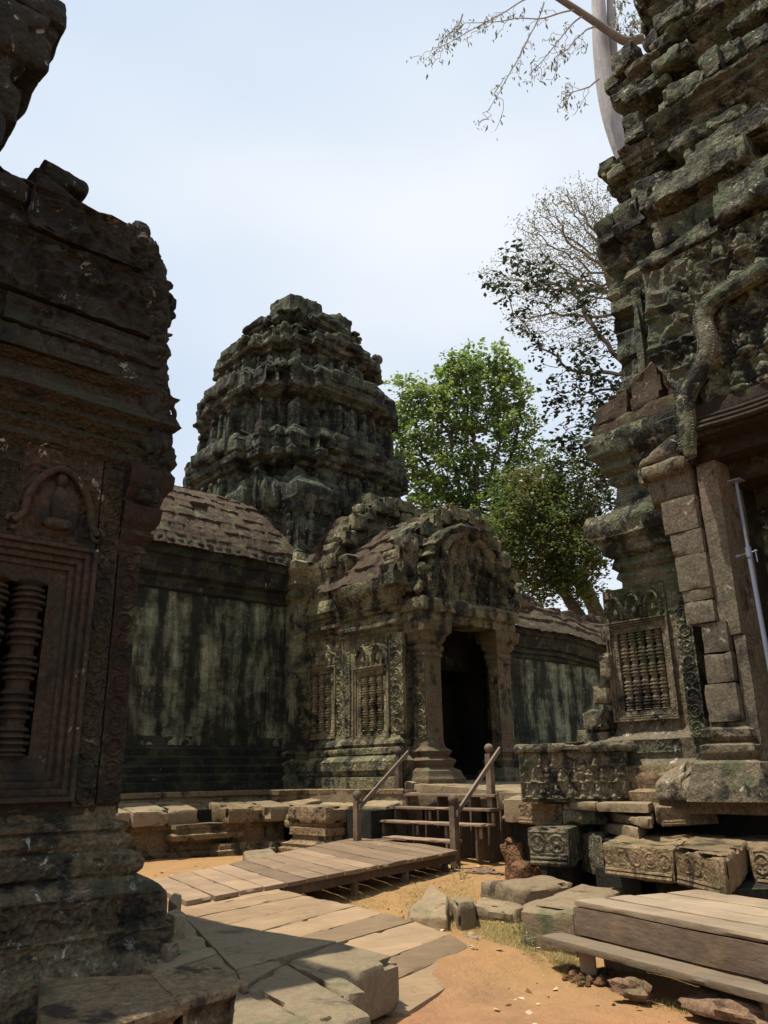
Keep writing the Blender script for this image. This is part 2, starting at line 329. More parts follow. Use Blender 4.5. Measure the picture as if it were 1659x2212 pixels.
def stone(name, c1, c2, dark=(.016, .016, .014), da=.5, moss=(.075, .1, .045), ma=.3, white=.1, wc=(.36, .35, .3), streak=0., joint=None, carve=0., cs=11., rough=.02, warm=None, vs=1., jd=.018, cst=.45, soft=0.):
    s = N(name); f1 = s.noise(.9 * vs, 3); f2 = s.noise(5.5 * vs, 6, .72); c = s.mix(s.ramp(f1, .35, .65), c1, c2)
    c = s.mix(s.ramp(f2, .3, .75, 0., .55), c, tuple(k * .5 for k in c1))
    if joint:
        jf, jc = s.brick(*joint); n = s.t.nodes.new('ShaderNodeRGBToBW'); s.L(jc, n.inputs[0])
        c = s.mix(s.math('MULTIPLY', n.outputs[0], .35), c, tuple(k * 1.5 for k in c2))
    if warm: c = s.mix(s.ramp(s.noise(.55, 2, .5, loc=(5, 3, 1)), .52, .66, 0, .85), c, warm)
    hc = s.t.nodes.new('ShaderNodeHueSaturation'); s.val(hc.inputs['Value'], s.ramp(s.noise(24 * vs, 5, .75, loc=(6, 6, 2)), .34, .66, 1 - cst, 1 + cst * 1.1)); s.L(c, hc.inputs['Color']); c = hc.outputs[0]
    # green film of algae and moss
    up_ = s.t.nodes.new('ShaderNodeSeparateXYZ'); s.L(s.Nm, up_.inputs[0])
    mf = s.math('ADD', s.noise(1.7 * vs, 5, .65, loc=(9, 2, 4)), s.math('MULTIPLY', up_.outputs[2], .06)); c = s.mix(s.ramp(mf, .62 - ma * .35, .72 - ma * .3, 0., .8), c, moss)
    # black lichen
    df = s.noise(2.1 * vs, 6, .7, loc=(1, 7, 3), dist=.4)
    if streak: df = s.math('ADD', s.math('MULTIPLY', df, 1 - streak), s.math('MULTIPLY', s.noise(2.6, 5, .6, sc=(1, 1, .13), loc=(2, 2, 8)), streak))
    c = s.mix(s.ramp(df, .62 - da * .33 - soft * .5, .68 - da * .28 + soft * .5, 0., .93), c, dark)
    if white:
        wf = s.noise(8 * vs, 6, .72, loc=(4, 4, 4), dist=.6); wz = s.noise(1.9, 3, .5, loc=(8, 1, 1)); c = s.mix(s.math('MULTIPLY', s.ramp(wf, .59, .64), s.ramp(wz, .62 - white * .5, .72 - white * .3)), c, wc)
    c = s.vary(c, .22); s.L(c, s.p.inputs['Base Color'])
    nrm = s.bump(s.noise(7, 6, .7), rough * 2.2, .8); nrm = s.bump(s.noise(38, 4, .7), rough * .55, .8, nrm)
    if carve:
        v = s.vor(cs, 'SMOOTH_F1'); v2 = s.vor(cs * 2.1, 'F1'); nrm = s.bump(s.math('ADD', v, s.math('MULTIPLY', v2, .5)), carve, 1., nrm)
    if joint: nrm = s.bump(s.math('SUBTRACT', 1., jf), jd, 1., nrm)
    s.L(nrm, s.p.inputs['Normal']); return s.m
MT = {}
MT['tower'] = stone('tower_stone', (0.071, 0.075, 0.055), (0.132, 0.134, 0.097), da=0.5, ma=0.6, white=.4, moss=(.062, .08, .042), wc=(0.186, 0.186, 0.161), joint=(.62, .36), carve=0.035, cs=14.0, streak=.3, rough=.03)
MT['porch'] = stone('porch_stone', (0.132, 0.123, 0.072), (0.217, 0.195, 0.107), da=.42, ma=0.36, white=.34, moss=(0.048, 0.060, 0.036), joint=(.62, .42), carve=0.03, cs=15., streak=.4, warm=(0.136, 0.096, 0.056), rough=0.03)
MT['porch_plain'] = stone('porch_plain_stone', (0.151, 0.127, 0.078), (0.233, 0.193, 0.107), da=.3, ma=.18, white=.22, rough=.012, streak=.3, warm=(0.145, 0.102, 0.060), moss=(0.055, 0.068, 0.043))
MT['redstone'] = stone('red_sandstone', (0.095, 0.074, 0.045), (0.135, 0.114, 0.066), da=.3, ma=.08, white=.06, rough=.014, streak=.4, warm=(0.112, 0.056, 0.041))
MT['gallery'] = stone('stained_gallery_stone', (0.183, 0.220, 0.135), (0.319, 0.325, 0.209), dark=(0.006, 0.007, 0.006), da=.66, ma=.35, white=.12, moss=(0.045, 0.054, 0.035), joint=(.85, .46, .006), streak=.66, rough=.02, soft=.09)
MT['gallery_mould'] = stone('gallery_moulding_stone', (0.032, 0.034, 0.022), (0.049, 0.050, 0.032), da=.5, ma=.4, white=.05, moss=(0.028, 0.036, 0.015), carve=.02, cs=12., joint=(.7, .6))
MT['roof'] = stone('roof_stone', (0.053, 0.036, 0.023), (0.073, 0.052, 0.032), dark=(0.023, 0.017, 0.013), da=.26, ma=.06, white=.24, wc=(0.187, 0.158, 0.130), rough=.03, vs=1.2)
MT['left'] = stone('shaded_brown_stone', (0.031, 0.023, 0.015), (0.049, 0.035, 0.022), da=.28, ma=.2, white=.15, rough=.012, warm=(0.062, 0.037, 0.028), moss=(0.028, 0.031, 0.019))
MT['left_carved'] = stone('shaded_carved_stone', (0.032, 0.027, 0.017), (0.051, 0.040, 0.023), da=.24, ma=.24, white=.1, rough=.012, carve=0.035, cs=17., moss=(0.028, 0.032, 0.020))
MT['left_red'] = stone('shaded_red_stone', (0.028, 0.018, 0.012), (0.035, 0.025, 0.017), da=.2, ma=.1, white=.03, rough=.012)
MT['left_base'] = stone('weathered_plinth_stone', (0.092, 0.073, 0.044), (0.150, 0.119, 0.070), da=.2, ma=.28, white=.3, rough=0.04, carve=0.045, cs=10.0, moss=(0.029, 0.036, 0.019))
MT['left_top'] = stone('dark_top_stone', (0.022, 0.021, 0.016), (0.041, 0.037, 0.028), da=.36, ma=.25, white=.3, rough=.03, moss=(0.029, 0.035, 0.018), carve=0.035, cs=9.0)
MT['right'] = stone('right_tower_stone', (0.094, 0.093, 0.064), (0.165, 0.156, 0.103), da=.44, ma=0.5, white=.46, moss=(.06, .08, .038), joint=(.7, .36), rough=0.035, carve=0.03, cs=13.0, jd=.03)
MT['right_plain'] = stone('right_plain_stone', (0.126, 0.105, 0.069), (0.186, 0.149, 0.095), da=.26, ma=0.14, white=.4, rough=.016, moss=(0.049, 0.061, 0.029), warm=(0.144, 0.097, 0.065), carve=0.012, cs=16.)
MT['pier'] = stone('pier_stone', (0.106, 0.090, 0.064), (0.142, 0.118, 0.086), da=.24, ma=.2, white=.2, rough=.014, streak=.5, moss=(0.060, 0.075, 0.034), warm=(0.143, 0.086, 0.068))
MT['slab'] = stone('paving_stone', (0.189, 0.140, 0.098), (0.245, 0.182, 0.130), dark=(0.091, 0.066, 0.045), da=.1, ma=.02, white=.08, wc=(0.280, 0.245, 0.196), rough=.012, cst=0.16)
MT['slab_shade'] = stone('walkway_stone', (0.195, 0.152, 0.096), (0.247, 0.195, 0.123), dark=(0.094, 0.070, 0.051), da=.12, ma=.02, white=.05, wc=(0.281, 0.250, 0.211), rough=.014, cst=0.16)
MT['ledge'] = stone('ledge_stone', (0.188, 0.133, 0.075), (0.249, 0.176, 0.100), dark=(0.035, 0.028, 0.020), da=.26, ma=.14, white=.14, rough=.022, carve=.014, cs=14., moss=(0.062, 0.066, 0.031))
MT['carved'] = stone('carved_block_stone', (0.127, 0.108, 0.068), (0.195, 0.161, 0.103), da=.36, ma=.2, white=.35, rough=.022, carve=.02, cs=13., moss=(0.049, 0.060, 0.030))
MT['laterite'] = stone('laterite_stone', (0.168, 0.084, 0.042), (0.224, 0.122, 0.063), dark=(0.049, 0.025, 0.014), da=.3, ma=.05, white=0, rough=.05, carve=.04, cs=16.)
MT['dim'] = stone('shade_black_stone', (0.015, 0.014, 0.011), (0.025, 0.021, 0.017), da=.4, ma=.1, white=0, joint=(.6, .45))  # near-black: shade of passages, recesses and gaps under slabs put into the colour
MT['floorstone'] = stone('terrace_stone', (0.213, 0.160, 0.099), (0.270, 0.205, 0.126), dark=(0.078, 0.058, 0.039), da=.14, ma=.02, white=.08, rough=.014, jd=.01, cst=0.16)
MT['rock'] = stone('river_rock', (0.175, 0.105, 0.063), (0.231, 0.147, 0.091), dark=(0.070, 0.042, 0.028), da=.15, ma=.05, white=0, rough=.02)
def wood(name, c1, c2, ax):
    s = N(name); sc = [22, 22, 22]; sc[ax] = .9; g = s.noise(1., 5, .65, sc=tuple(sc)); f = s.noise(1.3, 3)
    c = s.mix(s.ramp(g, .3, .7), c1, c2); c = s.mix(s.ramp(f, .45, .7, 0, .5), c, tuple(k * .62 for k in c1)); c = s.mix(s.ramp(s.noise(30, 2), .68, .74, 0, .5), c, (.06, .04, .03))
    c = s.mix(s.ramp(s.noise(2.4, 5, .7, loc=(3, 1, 1)), .5, .7, 0, .5), c, (.33, .22, .12)); c = s.vary(c, .38); s.L(c, s.p.inputs['Base Color']); nrm = s.bump(g, .006); s.L(s.bump(s.noise(5, 3), .008, 1., nrm), s.p.inputs['Normal']); s.p.inputs['Roughness'].default_value = .8; return s.m
MT['deckwood'] = wood('deck_wood', (0.191, 0.132, 0.086), (0.255, 0.181, 0.117), 1)
MT['walkwood'] = wood('walkway_wood', (0.197, 0.135, 0.081), (0.254, 0.179, 0.107), 0)
MT['treadwood'] = wood('tread_wood', (0.202, 0.137, 0.096), (0.273, 0.192, 0.138), 1)
MT['postwood'] = wood('post_wood', (0.096, 0.070, 0.052), (0.148, 0.111, 0.081), 2)
MT['railwood'] = wood('rail_wood', (0.178, 0.141, 0.104), (0.259, 0.207, 0.148), 0)
MT['benchwood'] = wood('bench_wood', (0.173, 0.131, 0.092), (0.239, 0.190, 0.132), 1)
MT['fasciawood'] = wood('fascia_wood', (0.133, 0.089, 0.061), (0.222, 0.167, 0.122), 1)
def plain(name, col, rough=.6, metal=0.):
    s = N(name); c = s.mix(s.noise(14, 4), tuple(k * .8 for k in col), col); c = s.mix(s.ramp(s.noise(5, 5, .7), .58, .66, 0, .6), c, (col[0] * .5, col[1] * .38, col[2] * .3)); s.L(c, s.p.inputs['Base Color']); s.p.inputs['Roughness'].default_value = rough; s.p.inputs['Metallic'].default_value = metal; return s.m
MT['steel'] = plain('galvanised_steel', (.17, .2, .26), .6, .2)
def leafm(name, c1, c2, tr=.4, sc=.5):
    s = N(name); g = s.t.nodes.new('ShaderNodeNewGeometry'); c = s.mix(s.ramp(s.noise(sc, 3), .35, .65), c1, c2)
    c = s.mix(s.math('MULTIPLY', g.outputs['Random Per Island'], .55), c, tuple(k * .45 for k in c1)); s.L(c, s.p.inputs['Base Color']); s.p.inputs['Roughness'].default_value = .55; s.p.inputs['Specular IOR Level'].default_value = .35
    t = s.t.nodes.new('ShaderNodeBsdfTranslucent'); s.L(c, t.inputs['Color']); m = s.t.nodes.new('ShaderNodeMixShader'); m.inputs[0].default_value = tr; s.L(s.p.outputs[0], m.inputs[1]); s.L(t.outputs[0], m.inputs[2]); s.L(m.outputs[0], s.o.inputs['Surface']); return s.m
MT['leaf_green'] = leafm('bright_leaves', (.15, .25, .055), (.24, .31, .085), .5)
MT['leaf_dark'] = leafm('dark_leaves', (.022, .036, .016), (.04, .058, .022), .3)
MT['leaf_olive'] = leafm('olive_leaves', (.09, .15, .035), (.14, .135, .04), .45)
MT['leaf_pale'] = leafm('pale_leaves', (.14, .16, .08), (.2, .17, .1), .4)
MT['leaf_brown'] = leafm('dry_leaves', (.3, .17, .08), (.2, .16, .07), .4)
def barkm(name, c1, c2):
    s = N(name); g = s.noise(3., 5, .65, sc=(1, 1, .3)); c = s.mix(s.ramp(g, .3, .7), c1, c2); s.L(c, s.p.inputs['Base Color']); s.L(s.bump(g, .05), s.p.inputs['Normal']); return s.m
MT['bark_dark'] = barkm('dark_bark', (.05, .042, .03), (.09, .075, .055)); MT['bark_pale'] = barkm('pale_bark', (.24, .24, .25), (.38, .38, .39)); MT['bark_mid'] = barkm('brown_bark', (.1, .085, .07), (.16, .14, .115))
def dirt():
    s = N('orange_dirt'); f = s.noise(.35, 3); c = s.mix(s.ramp(f, .38, .62), (.30, .143, .07), (.285, .16, .08)); c = s.mix(s.ramp(s.noise(2.2, 7, .75), .42, .62, 0, .7), c, (.19, .105, .058))
    sx = s.t.nodes.new('ShaderNodeSeparateXYZ'); s.L(s.P, sx.inputs[0]); far = s.ramp(sx.outputs[0], 4.6, 6.6)       # drier, straw-covered earth away from the trodden path
    c = s.mix(s.math('MULTIPLY', far, s.ramp(s.noise(1.1, 5, .7, loc=(3, 3, 3)), .35, .6, .35, .85)), c, (.30, .185, .072)); c = s.mix(s.ramp(s.noise(42, 3), .63, .7, 0, .5), c, (.3, .18, .1)); s.L(c, s.p.inputs['Base Color'])
    n = s.bump(s.noise(3.2, 7, .72), .09); n = s.bump(s.noise(55, 3, .7), .006, 1., n); s.L(n, s.p.inputs['Normal']); return s.m
MT['dirt'] = dirt()
MT['straw'] = leafm('dry_grass', (.36, .26, .1), (.3, .25, .09), .3, 2.); MT['weed'] = leafm('weed_leaves', (.12, .17, .05), (.18, .2, .08), .3, 3.)
MT['litter'] = leafm('fallen_leaves', (.62, .5, .33), (.4, .22, .12), .1, 6.)
# ================================================================== THE SETTING
def ss(a, b, x): t = np.clip((x - a) / (b - a), 0, 1); return t * t * (3 - 2 * t)
def gh(x, y):
    x = np.asarray(x, float); y = np.asarray(y, float); P = np.stack([x.ravel() * .5, y.ravel() * .5, x.ravel() * 0], 1)
    h = .05 * ss(14, 24, x + y) + (.03 * fbm(P, 3, 2) + .012 * fbm(P * 7, 4, 2)).reshape(x.shape)
    k = ss(4.5, 5.2, x) * (1 - ss(6.0, 6.9, x)) * ss(4.6, 5.4, y) * (1 - ss(8.3, 9.2, y)); h = h + .15 * k * (.6 + .4 * ss(5., 7.5, y)) + .26 * ss(2.4, 2.8, x) * (1 - ss(4.2, 4.5, x)) * ss(5.2, 5.5, y) * (1 - ss(7.9, 8.4, y))
    return h - .03
def ground():
    a = np.concatenate([-np.geomspace(400, 6, 14), np.arange(-5, 1, .5), np.arange(1, 14, .08), np.arange(14, 28, .3), np.geomspace(28.5, 600, 14)])
    X, Y = np.meshgrid(a, a); Z = gh(X, Y); Z = np.where(np.hypot(X, Y) > 60, 0, Z); g = G().grid(np.stack([X, Y, Z], -1)); obj('ground', g, MT['dirt'], kind='structure')
ground()

# ================================================================== shared architectural pieces
def roofsurf(g, ax, curve, u0, u1, nc, seg=.09, seed=0, th=.05, blk=.7, miss=.0, amp=.025, hole=.0):
    """stone roof carved as courses of tiles; curve = [(lateral, z)] from eave to ridge; u runs along the ridge"""
    C = np.array(curve, float); s = np.concatenate([[0], np.cumsum(np.linalg.norm(np.diff(C, axis=0), axis=1))]); n = max(6, int(s[-1] / seg * 1.3)); t = np.linspace(0, s[-1], n)
    P = np.stack([np.interp(t, s, C[:, 0]), np.interp(t, s, C[:, 1])], 1); T = np.gradient(P, axis=0); T /= np.linalg.norm(T, axis=1, keepdims=True); Nn = np.stack([-T[:, 1], T[:, 0]], 1)
    if Nn[:, 1].mean() < 0: Nn = -Nn
    U = np.linspace(u0, u1, max(4, int(abs(u1 - u0) / seg))); k = t / s[-1] * nc; ki = np.floor(k).astype(int); fr = k - ki
    UU, KI = np.meshgrid(U, ki); _, FR = np.meshgrid(U, fr); L_ = blk * (.8 + .4 * h3(KI, 1, 2, seed)); iu = np.floor(UU / L_ + h3(KI, 3, 4, seed)).astype(int)
    off = th * (1 - FR) + (h3(KI, iu, 7, seed) - .5) * .05; fu = UU / L_ + h3(KI, 3, 4, seed); off = off - .03 * (np.abs(fu - np.round(fu)) < .05)
    Q = np.stack([UU.ravel(), np.repeat(P[:, 0], len(U)), np.repeat(P[:, 1], len(U))], 1); off = off + amp * fbm(Q * 2.2, seed, 3).reshape(off.shape) + .01 * fbm(Q * 11, seed + 1, 2).reshape(off.shape)
    if miss: off = off - .14 * (h3(KI, iu, 9, seed) < miss)
    lat = P[:, 0][:, None] + Nn[:, 0][:, None] * off; z = P[:, 1][:, None] + Nn[:, 1][:, None] * off
    z = z - .0 ; V = np.stack([UU, lat, z], -1) if ax == 'y' else np.stack([lat, UU, z], -1)
    return g.grid(V)
def vault(half, h, n=9, over=.0):
    """ogival half section from eave (lateral -half) to ridge (0)"""
    t = np.linspace(0, 1, n); return np.stack([-half * (1 - t), h * (np.sin(t * math.pi / 2) ** .8)], 1)
BAL = [(0, 1.1)]
for _a, _b in ((.02, .17), (.2, .38), (.42, .58), (.62, .8), (.83, .98)):      # rings in groups between short waists
    _n = 4
    for _k in range(_n): _z = _a + (_b - _a) * _k / _n; _w = (_b - _a) / _n; BAL += [(_z, .78), (_z + _w * .15, 1.0 + .12 * (_k in (1, 2))), (_z + _w * .55, 1.0 + .12 * (_k in (1, 2))), (_z + _w * .7, .8)]
    BAL += [(_b, .72)]
BAL += [(1., 1.1)]
def window(par, ax, pl, u0, u1, z0, z1, n, mat, fw=.16, steps=4, deep=.16, br=None, seed=0, out=.06, lab=None, backm=None):
    """moulded frame round a recess with turned stone balusters"""
    u0, u1 = min(u0, u1), max(u0, u1); prof = [(-fw - .01, -.05), (-fw, out)]; 
    for k in range(steps):
        a = -fw + fw * (k + .0) / steps; b = -fw + fw * (k + .62) / steps; d = out - (out + .03) * k / (steps - 1); prof += [(a + .004, d), (b, d), (b + .004, d - .035)]
    prof += [(-.005, -.03), (0, -deep)]; g = G(); rframe(g, ax, pl, u0, u1, z0, z1, prof, seed=seed)
    f = obj('window', g, mat, par, label=lab)
    k = G(); U, Z = np.meshgrid(np.linspace(u0 - .02, u1 + .02, 6), np.linspace(z0 - .02, z1 + .02, 8)); k.grid(F2W(ax, pl, U, Z, np.full(U.shape, -deep + .004))); obj('recess', k, backm or MT['dim'], f)  # default backing is near-black, the recess shade painted into its colour
    w = (u1 - u0) / n; r = br or w * .36; first = None
    for i in range(n):
        c = F2W(ax, pl, np.array(u0 + w * (i + .5)), np.array(z0), np.array(-.06)); H = z1 - z0
        if first is None:
            b = G(); lathe(b, c, [(q * H, rr * r) for q, rr in BAL], 14); first = obj('baluster', b, mat, f); c0 = c
        else:
            o = first.copy(); o.location = Vector(first.location) + Vector(c - c0); SC.collection.objects.link(o); o.parent = f
    return f
def ped(g, ax, pl, uc, z0, Wd, H, dep=.12, res=.03, seed=0, hf=None, ex=2.2, lobes=7, jag=0., border=.2, skirt=.3, lean=0.):
    """pointed lobed gable panel"""
    nz = max(8, int(H / res)); nu = max(8, int(Wd / res)); zz = np.linspace(0, 1, nz)[:, None]; s = np.linspace(-1, 1, nu)[None]
    w = Wd / 2 * (1 - zz ** ex) ** .62 * (1 + .05 * np.abs(np.sin(zz * lobes * math.pi))) + .015; w = w * (1 + jag * (h3(np.floor(zz * H / .27), np.sign(s) + 0 * zz, 3, seed) - .7)); U = uc + s * w; Z = z0 + zz * H + 0 * s
    inner = hf(U - uc + Wd / 2, zz * H + 0 * s, Wd, H) if hf else np.zeros(U.shape); e = 1 - np.abs(s) + 0 * zz; ew = np.minimum(e * w, (1 - zz) * H * .8 + 0 * s)
    bd = np.exp(-((ew - border * .45) / (border * .3)) ** 2); H_ = np.where(ew > border, inner, 0) + dep * bd * .8 + dep * .5 * (ew < border) + .03 * np.abs(np.sin(zz * 40 + s * 3)) * (ew < border)
    P = F2W(ax, pl, U, Z, H_ * 0).reshape(-1, 3); H_ = H_ + .02 * fbm(P * 4, seed, 3).reshape(U.shape) - .05 * (fbm(P * 1.6, seed + 3, 2).reshape(U.shape) > .55)
    V = F2W(ax, pl, U, Z, H_); l = F2W(ax, pl, U[:, :1], Z[:, :1], np.full((nz, 1), -skirt)); r_ = F2W(ax, pl, U[:, -1:], Z[:, -1:], np.full((nz, 1), -skirt)); V = np.concatenate([l, V, r_], 1)
    if ax == 'x': V = V[:, ::-1]
    g.grid(V)
    top = V[0:1].copy(); return g
def scatter_stones(g, pts, rr, seed=0, flat=.7):
    for i, p in enumerate(pts):
        s = rr * (.6 + .8 * h3(i, 1, 2, seed)); a = 360 * h3(i, 3, 4, seed); block(g, rot4(p[0], p[1], s * 1.3, s, a), p[2] - s * .2, p[2] + s * flat, r=s * .25, seg=max(.03, s * .3), amp=s * .15, sc=3 / s * .5, seed=i + seed, chip=.1 * s)

# ================================================================== CENTRAL TOWER
def central_tower():
    cx, cy = 14.85, 20.9
    t = thing('temple_tower', 'tall ruined stone tower of stacked cornices rising behind the porch in the middle', 'tower', (cx, cy, 1.2))
    m = MT['tower']; g = G()
    shell(g, redent(cx, cy, 2.7), [(1.1, .3), (1.7, .3), (1.9, .1), (2.2, 0), (7.6, 0), (8.3, .0), (8.5, .2), (8.8, .2), (9.0, .35), (9.5, .45), (9.9, .3)], seg=.12, dz=.12, amp=.03, block=.03, seed=3); obj('tower_body', g, m, t)
    def tier(z0, z1, h, seed, hb=None, miss=.05, sg=.055):
        H = z1 - z0; hb = hb or .36; g = G()
        pr = [(z0, -hb + .12), (z0 + .08 * H, -hb + .12), (z0 + .1 * H, -hb), (z0 + .5 * H, -hb), (z0 + .52 * H, -.16), (z0 + .57 * H, -.14), (z0 + .6 * H, .01), (z0 + .66 * H, .04), (z0 + .68 * H, -.01), (z0 + .86 * H, -.02), (z0 + .89 * H, -.06), (z0 + .99 * H, -.24), (z0 + 1.02 * H, -.6)]
        shell(g, redent(cx, cy, h, .46, (.7, .9), .8), pr, seg=sg, dz=sg, amp=.045, sc=1.3, fine=.014, block=.05, ch=H * .13, bl=.5, miss=miss, missd=.22, seed=seed)
        # niches with worn standing figures in the middle of each face, corner stones on the cornice
        for k in range(4):
            a = k * math.pi / 2
            for (ux, wd, hh) in ((0, .5, .62), (-.5, .2, .66), (.5, .2, .66), (-.38 * h, .3, .6), (.38 * h, .3, .6), (-.62 * h, .26, .6), (.62 * h, .26, .6)):
                px = cx + math.cos(a) * (h - hb + .02) - math.sin(a) * ux; py = cy + math.sin(a) * (h - hb + .02) + math.cos(a) * ux
                if abs(ux) > .6: px -= math.cos(a) * h * .1; py -= math.sin(a) * h * .1
                block(g, rot4(px, py, .34, wd, math.degrees(a)), z0, z0 + H * hh * .7, r=.05, seg=.09, amp=.05, seed=seed + k)
                ell(g, (px + math.cos(a) * .17, py + math.sin(a) * .17, z0 + H * .2), (.1, .1, H * .17), amp=.2); ell(g, (px + math.cos(a) * .18, py + math.sin(a) * .18, z0 + H * .42), (.08, .08, .1), amp=.2)
            px = cx + math.cos(a) * (h - .1); py = cy + math.sin(a) * (h - .1)
            block(g, rot4(px, py, .4, h * .62, math.degrees(a)), z0 + .74 * H, [z0 + .93 * H] * 4, r=.08, seg=.09, amp=.07, seed=seed + k + 20, chip=.2)
            block(g, rot4(px - math.cos(a) * .06, py - math.sin(a) * .06, .3, h * .26, math.degrees(a)), z0 + .85 * H, z0 + (1.03 + .05 * (k % 2)) * H, r=.1, seg=.09, amp=.07, seed=seed + k + 30, chip=.3)
            for q, (bu, bv) in enumerate(((.8, .8), (.9, .7), (.7, .9))):
                x_, y_ = h * (bu - .05), h * (bv - .05); qx = cx + x_ * math.cos(a) - y_ * math.sin(a); qy = cy + x_ * math.sin(a) + y_ * math.cos(a)
                if h3(k, q, 1, seed) < .75: block(g, rot4(qx, qy, .34, .34, h3(k, q, 4, seed) * 16), z0 + .84 * H, z0 + (.92 + .1 * h3(k, q, 2, seed)) * H, r=.09, seg=.08, amp=.06, seed=seed + k + q * 7, chip=.3)
        return obj('tower_tier', g, m, t)
    tier(9.0, 11.6, 3.3, 21, .32, .05); tier(11.45, 13.9, 3.05, 31, .3, .05); tier(13.7, 15.4, 2.6, 41, .28, .05); tier(15.2, 16.45, 1.9, 51, .26, .07)
    g = G(); block(g, rot4(cx, cy, 2.3, 2.3, 3), 16.2, [16.5, 16.4, 16.5, 16.6], r=.2, seg=.12, amp=.1, seed=3, chip=.3)
    block(g, rot4(cx - .25, cy - .1, 1.35, 1.35, -2), 16.4, [17.55, 17.75, 17.5, 17.85], r=.06, seg=.1, amp=.06, seed=4, chip=.3)
    block(g, rot4(cx - .6, cy + 1.2, 1.3, .9, 4), 16.3, [17.1, 17.15, 17.05, 17.25], r=.12, seg=.1, amp=.06, seed=5, chip=.3)
    block(g, rot4(cx + 1.0, cy - 1.05, .7, .75, 8), 16.3, [17.15, 17.1, 17.2, 17.3], r=.08, seg=.1, amp=.06, seed=6, chip=.3); block(g, rot4(cx + .2, cy - 1.3, .9, .6, 5), 16.2, 16.7, r=.08, seg=.1, amp=.06, seed=16, chip=.3)
    obj('crown_stones', g, m, t)
    g = G(); block(g, [(15.4, 18.3), (18.9, 18.35), (18.9, 20), (15.4, 20)], 8.0, [10.9, 9.75, 9.9, 11.1], r=.06, seg=.08, amp=.07, seed=77, chip=.3); obj('lower_stage', g, m, t)
    g = G(); block(g, [(15.6, 18.15), (18.3, 18.2), (18.3, 18.5), (15.6, 18.5)], 9.3, [10.2, 9.5, 9.5, 10.2], r=.04, seg=.07, amp=.06, seed=78, chip=.3); obj('lower_cornice', g, m, t)
    # engaged corner pier that runs down between gallery and porch, with celestial figures near its top
    px0, py0 = 12.55, 17.55; g = G()
    shell(g, rectplan(px0, py0, 14., 19.), [(1.25, .28), (1.55, .28), (1.62, .18), (1.85, .24), (1.95, .12), (2.1, .2), (2.2, .05), (2.5, 0), (6.1, 0), (6.2, .1), (6.4, .04), (6.5, .16), (6.7, .1), (6.85, .22), (7.1, .26), (7.2, .1), (7.45, .02)], seg=.1, dz=.08, amp=.02, block=.015, seed=61); obj('corner_pier', g, MT['porch'], t)
    g = G(); shell(g, rectplan(px0 + .1, py0 + .1, 14., 19.), [(7.3, .12), (7.5, .12), (7.6, 0), (8.7, 0), (8.8, .08), (9.0, .1), (9.1, .2), (9.5, .26), (9.6, .1), (9.9, -.2)], seg=.1, dz=.08, amp=.03, block=.03, seed=62)
    obj('upper_pier', g, m, t)
    for ax, pl, u in (('x', px0 + .1, py0 + .45), ('y', py0 + .1, px0 + .5)):
        g = G()
        def q(du, dz, dd, r): c = F2W(ax, pl, np.array(u + du), np.array(7.65 + dz), np.array(dd)); rr = (r[1], r[0], r[2]) if ax == 'x' else r; ell(g, c, rr, 10, 8, .06, 3)
        q(0, .93, .08, (.085, .09, .1)); q(0, 1.06, .06, (.05, .05, .09)); q(0, .66, .06, (.13, .08, .2)); q(0, .45, .06, (.1, .07, .16)); q(0, .2, .06, (.12, .07, .26)); q(-.15, .6, .05, (.035, .04, .17)); q(.15, .6, .05, (.035, .04, .17)); q(.1, .45, .09, (.08, .03, .03)); q(0, -.08, .06, (.17, .08, .05))
        obj('relief_figure', g, m, t, sharp=0)
    return t
central_tower()

# ================================================================== LONG GALLERY (left)
def long_gallery():
    t = thing('long_gallery', 'long dark streaked gallery wall with brown stone tiled roof left of the tower', 'gallery', (9, 18, 1.2)); x0, x1 = 1.5, 13.2
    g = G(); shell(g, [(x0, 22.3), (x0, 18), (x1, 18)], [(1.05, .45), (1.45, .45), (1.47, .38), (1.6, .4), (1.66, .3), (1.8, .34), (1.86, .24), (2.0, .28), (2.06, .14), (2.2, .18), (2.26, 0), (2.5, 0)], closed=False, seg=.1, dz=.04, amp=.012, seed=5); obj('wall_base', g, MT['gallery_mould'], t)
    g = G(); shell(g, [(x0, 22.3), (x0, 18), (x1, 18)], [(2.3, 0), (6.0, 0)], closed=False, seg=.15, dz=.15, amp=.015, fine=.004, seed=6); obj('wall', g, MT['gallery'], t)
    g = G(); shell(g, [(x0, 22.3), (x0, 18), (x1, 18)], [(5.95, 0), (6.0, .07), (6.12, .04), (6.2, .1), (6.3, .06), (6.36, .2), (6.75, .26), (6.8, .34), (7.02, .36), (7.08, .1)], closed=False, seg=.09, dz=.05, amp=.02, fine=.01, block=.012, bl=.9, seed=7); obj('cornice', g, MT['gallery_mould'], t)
    c = vault(2.65, 2.45); c[:, 0] += 20.2; c[:, 1] += 7.0; g = G(); roofsurf(g, 'y', c, x0, x1 + .5, 10, seg=.045, seed=4, th=.03, blk=.5, miss=.012, amp=.035); c2 = c.copy(); c2[:, 0] = 40.4 - c[:, 0]; roofsurf(g, 'y', c2, x0, x1 + .5, 7, seg=.2, seed=5); obj('roof', g, MT['roof'], t)
    g = G(); x = x0
    while x < x1 - .3: ell(g, (x, 17.62 + .02 * math.sin(x * 7), 7.1), (.125, .07, .13), 8, 6, .12, int(x * 10)); x += .27
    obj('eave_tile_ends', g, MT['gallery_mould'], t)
long_gallery()

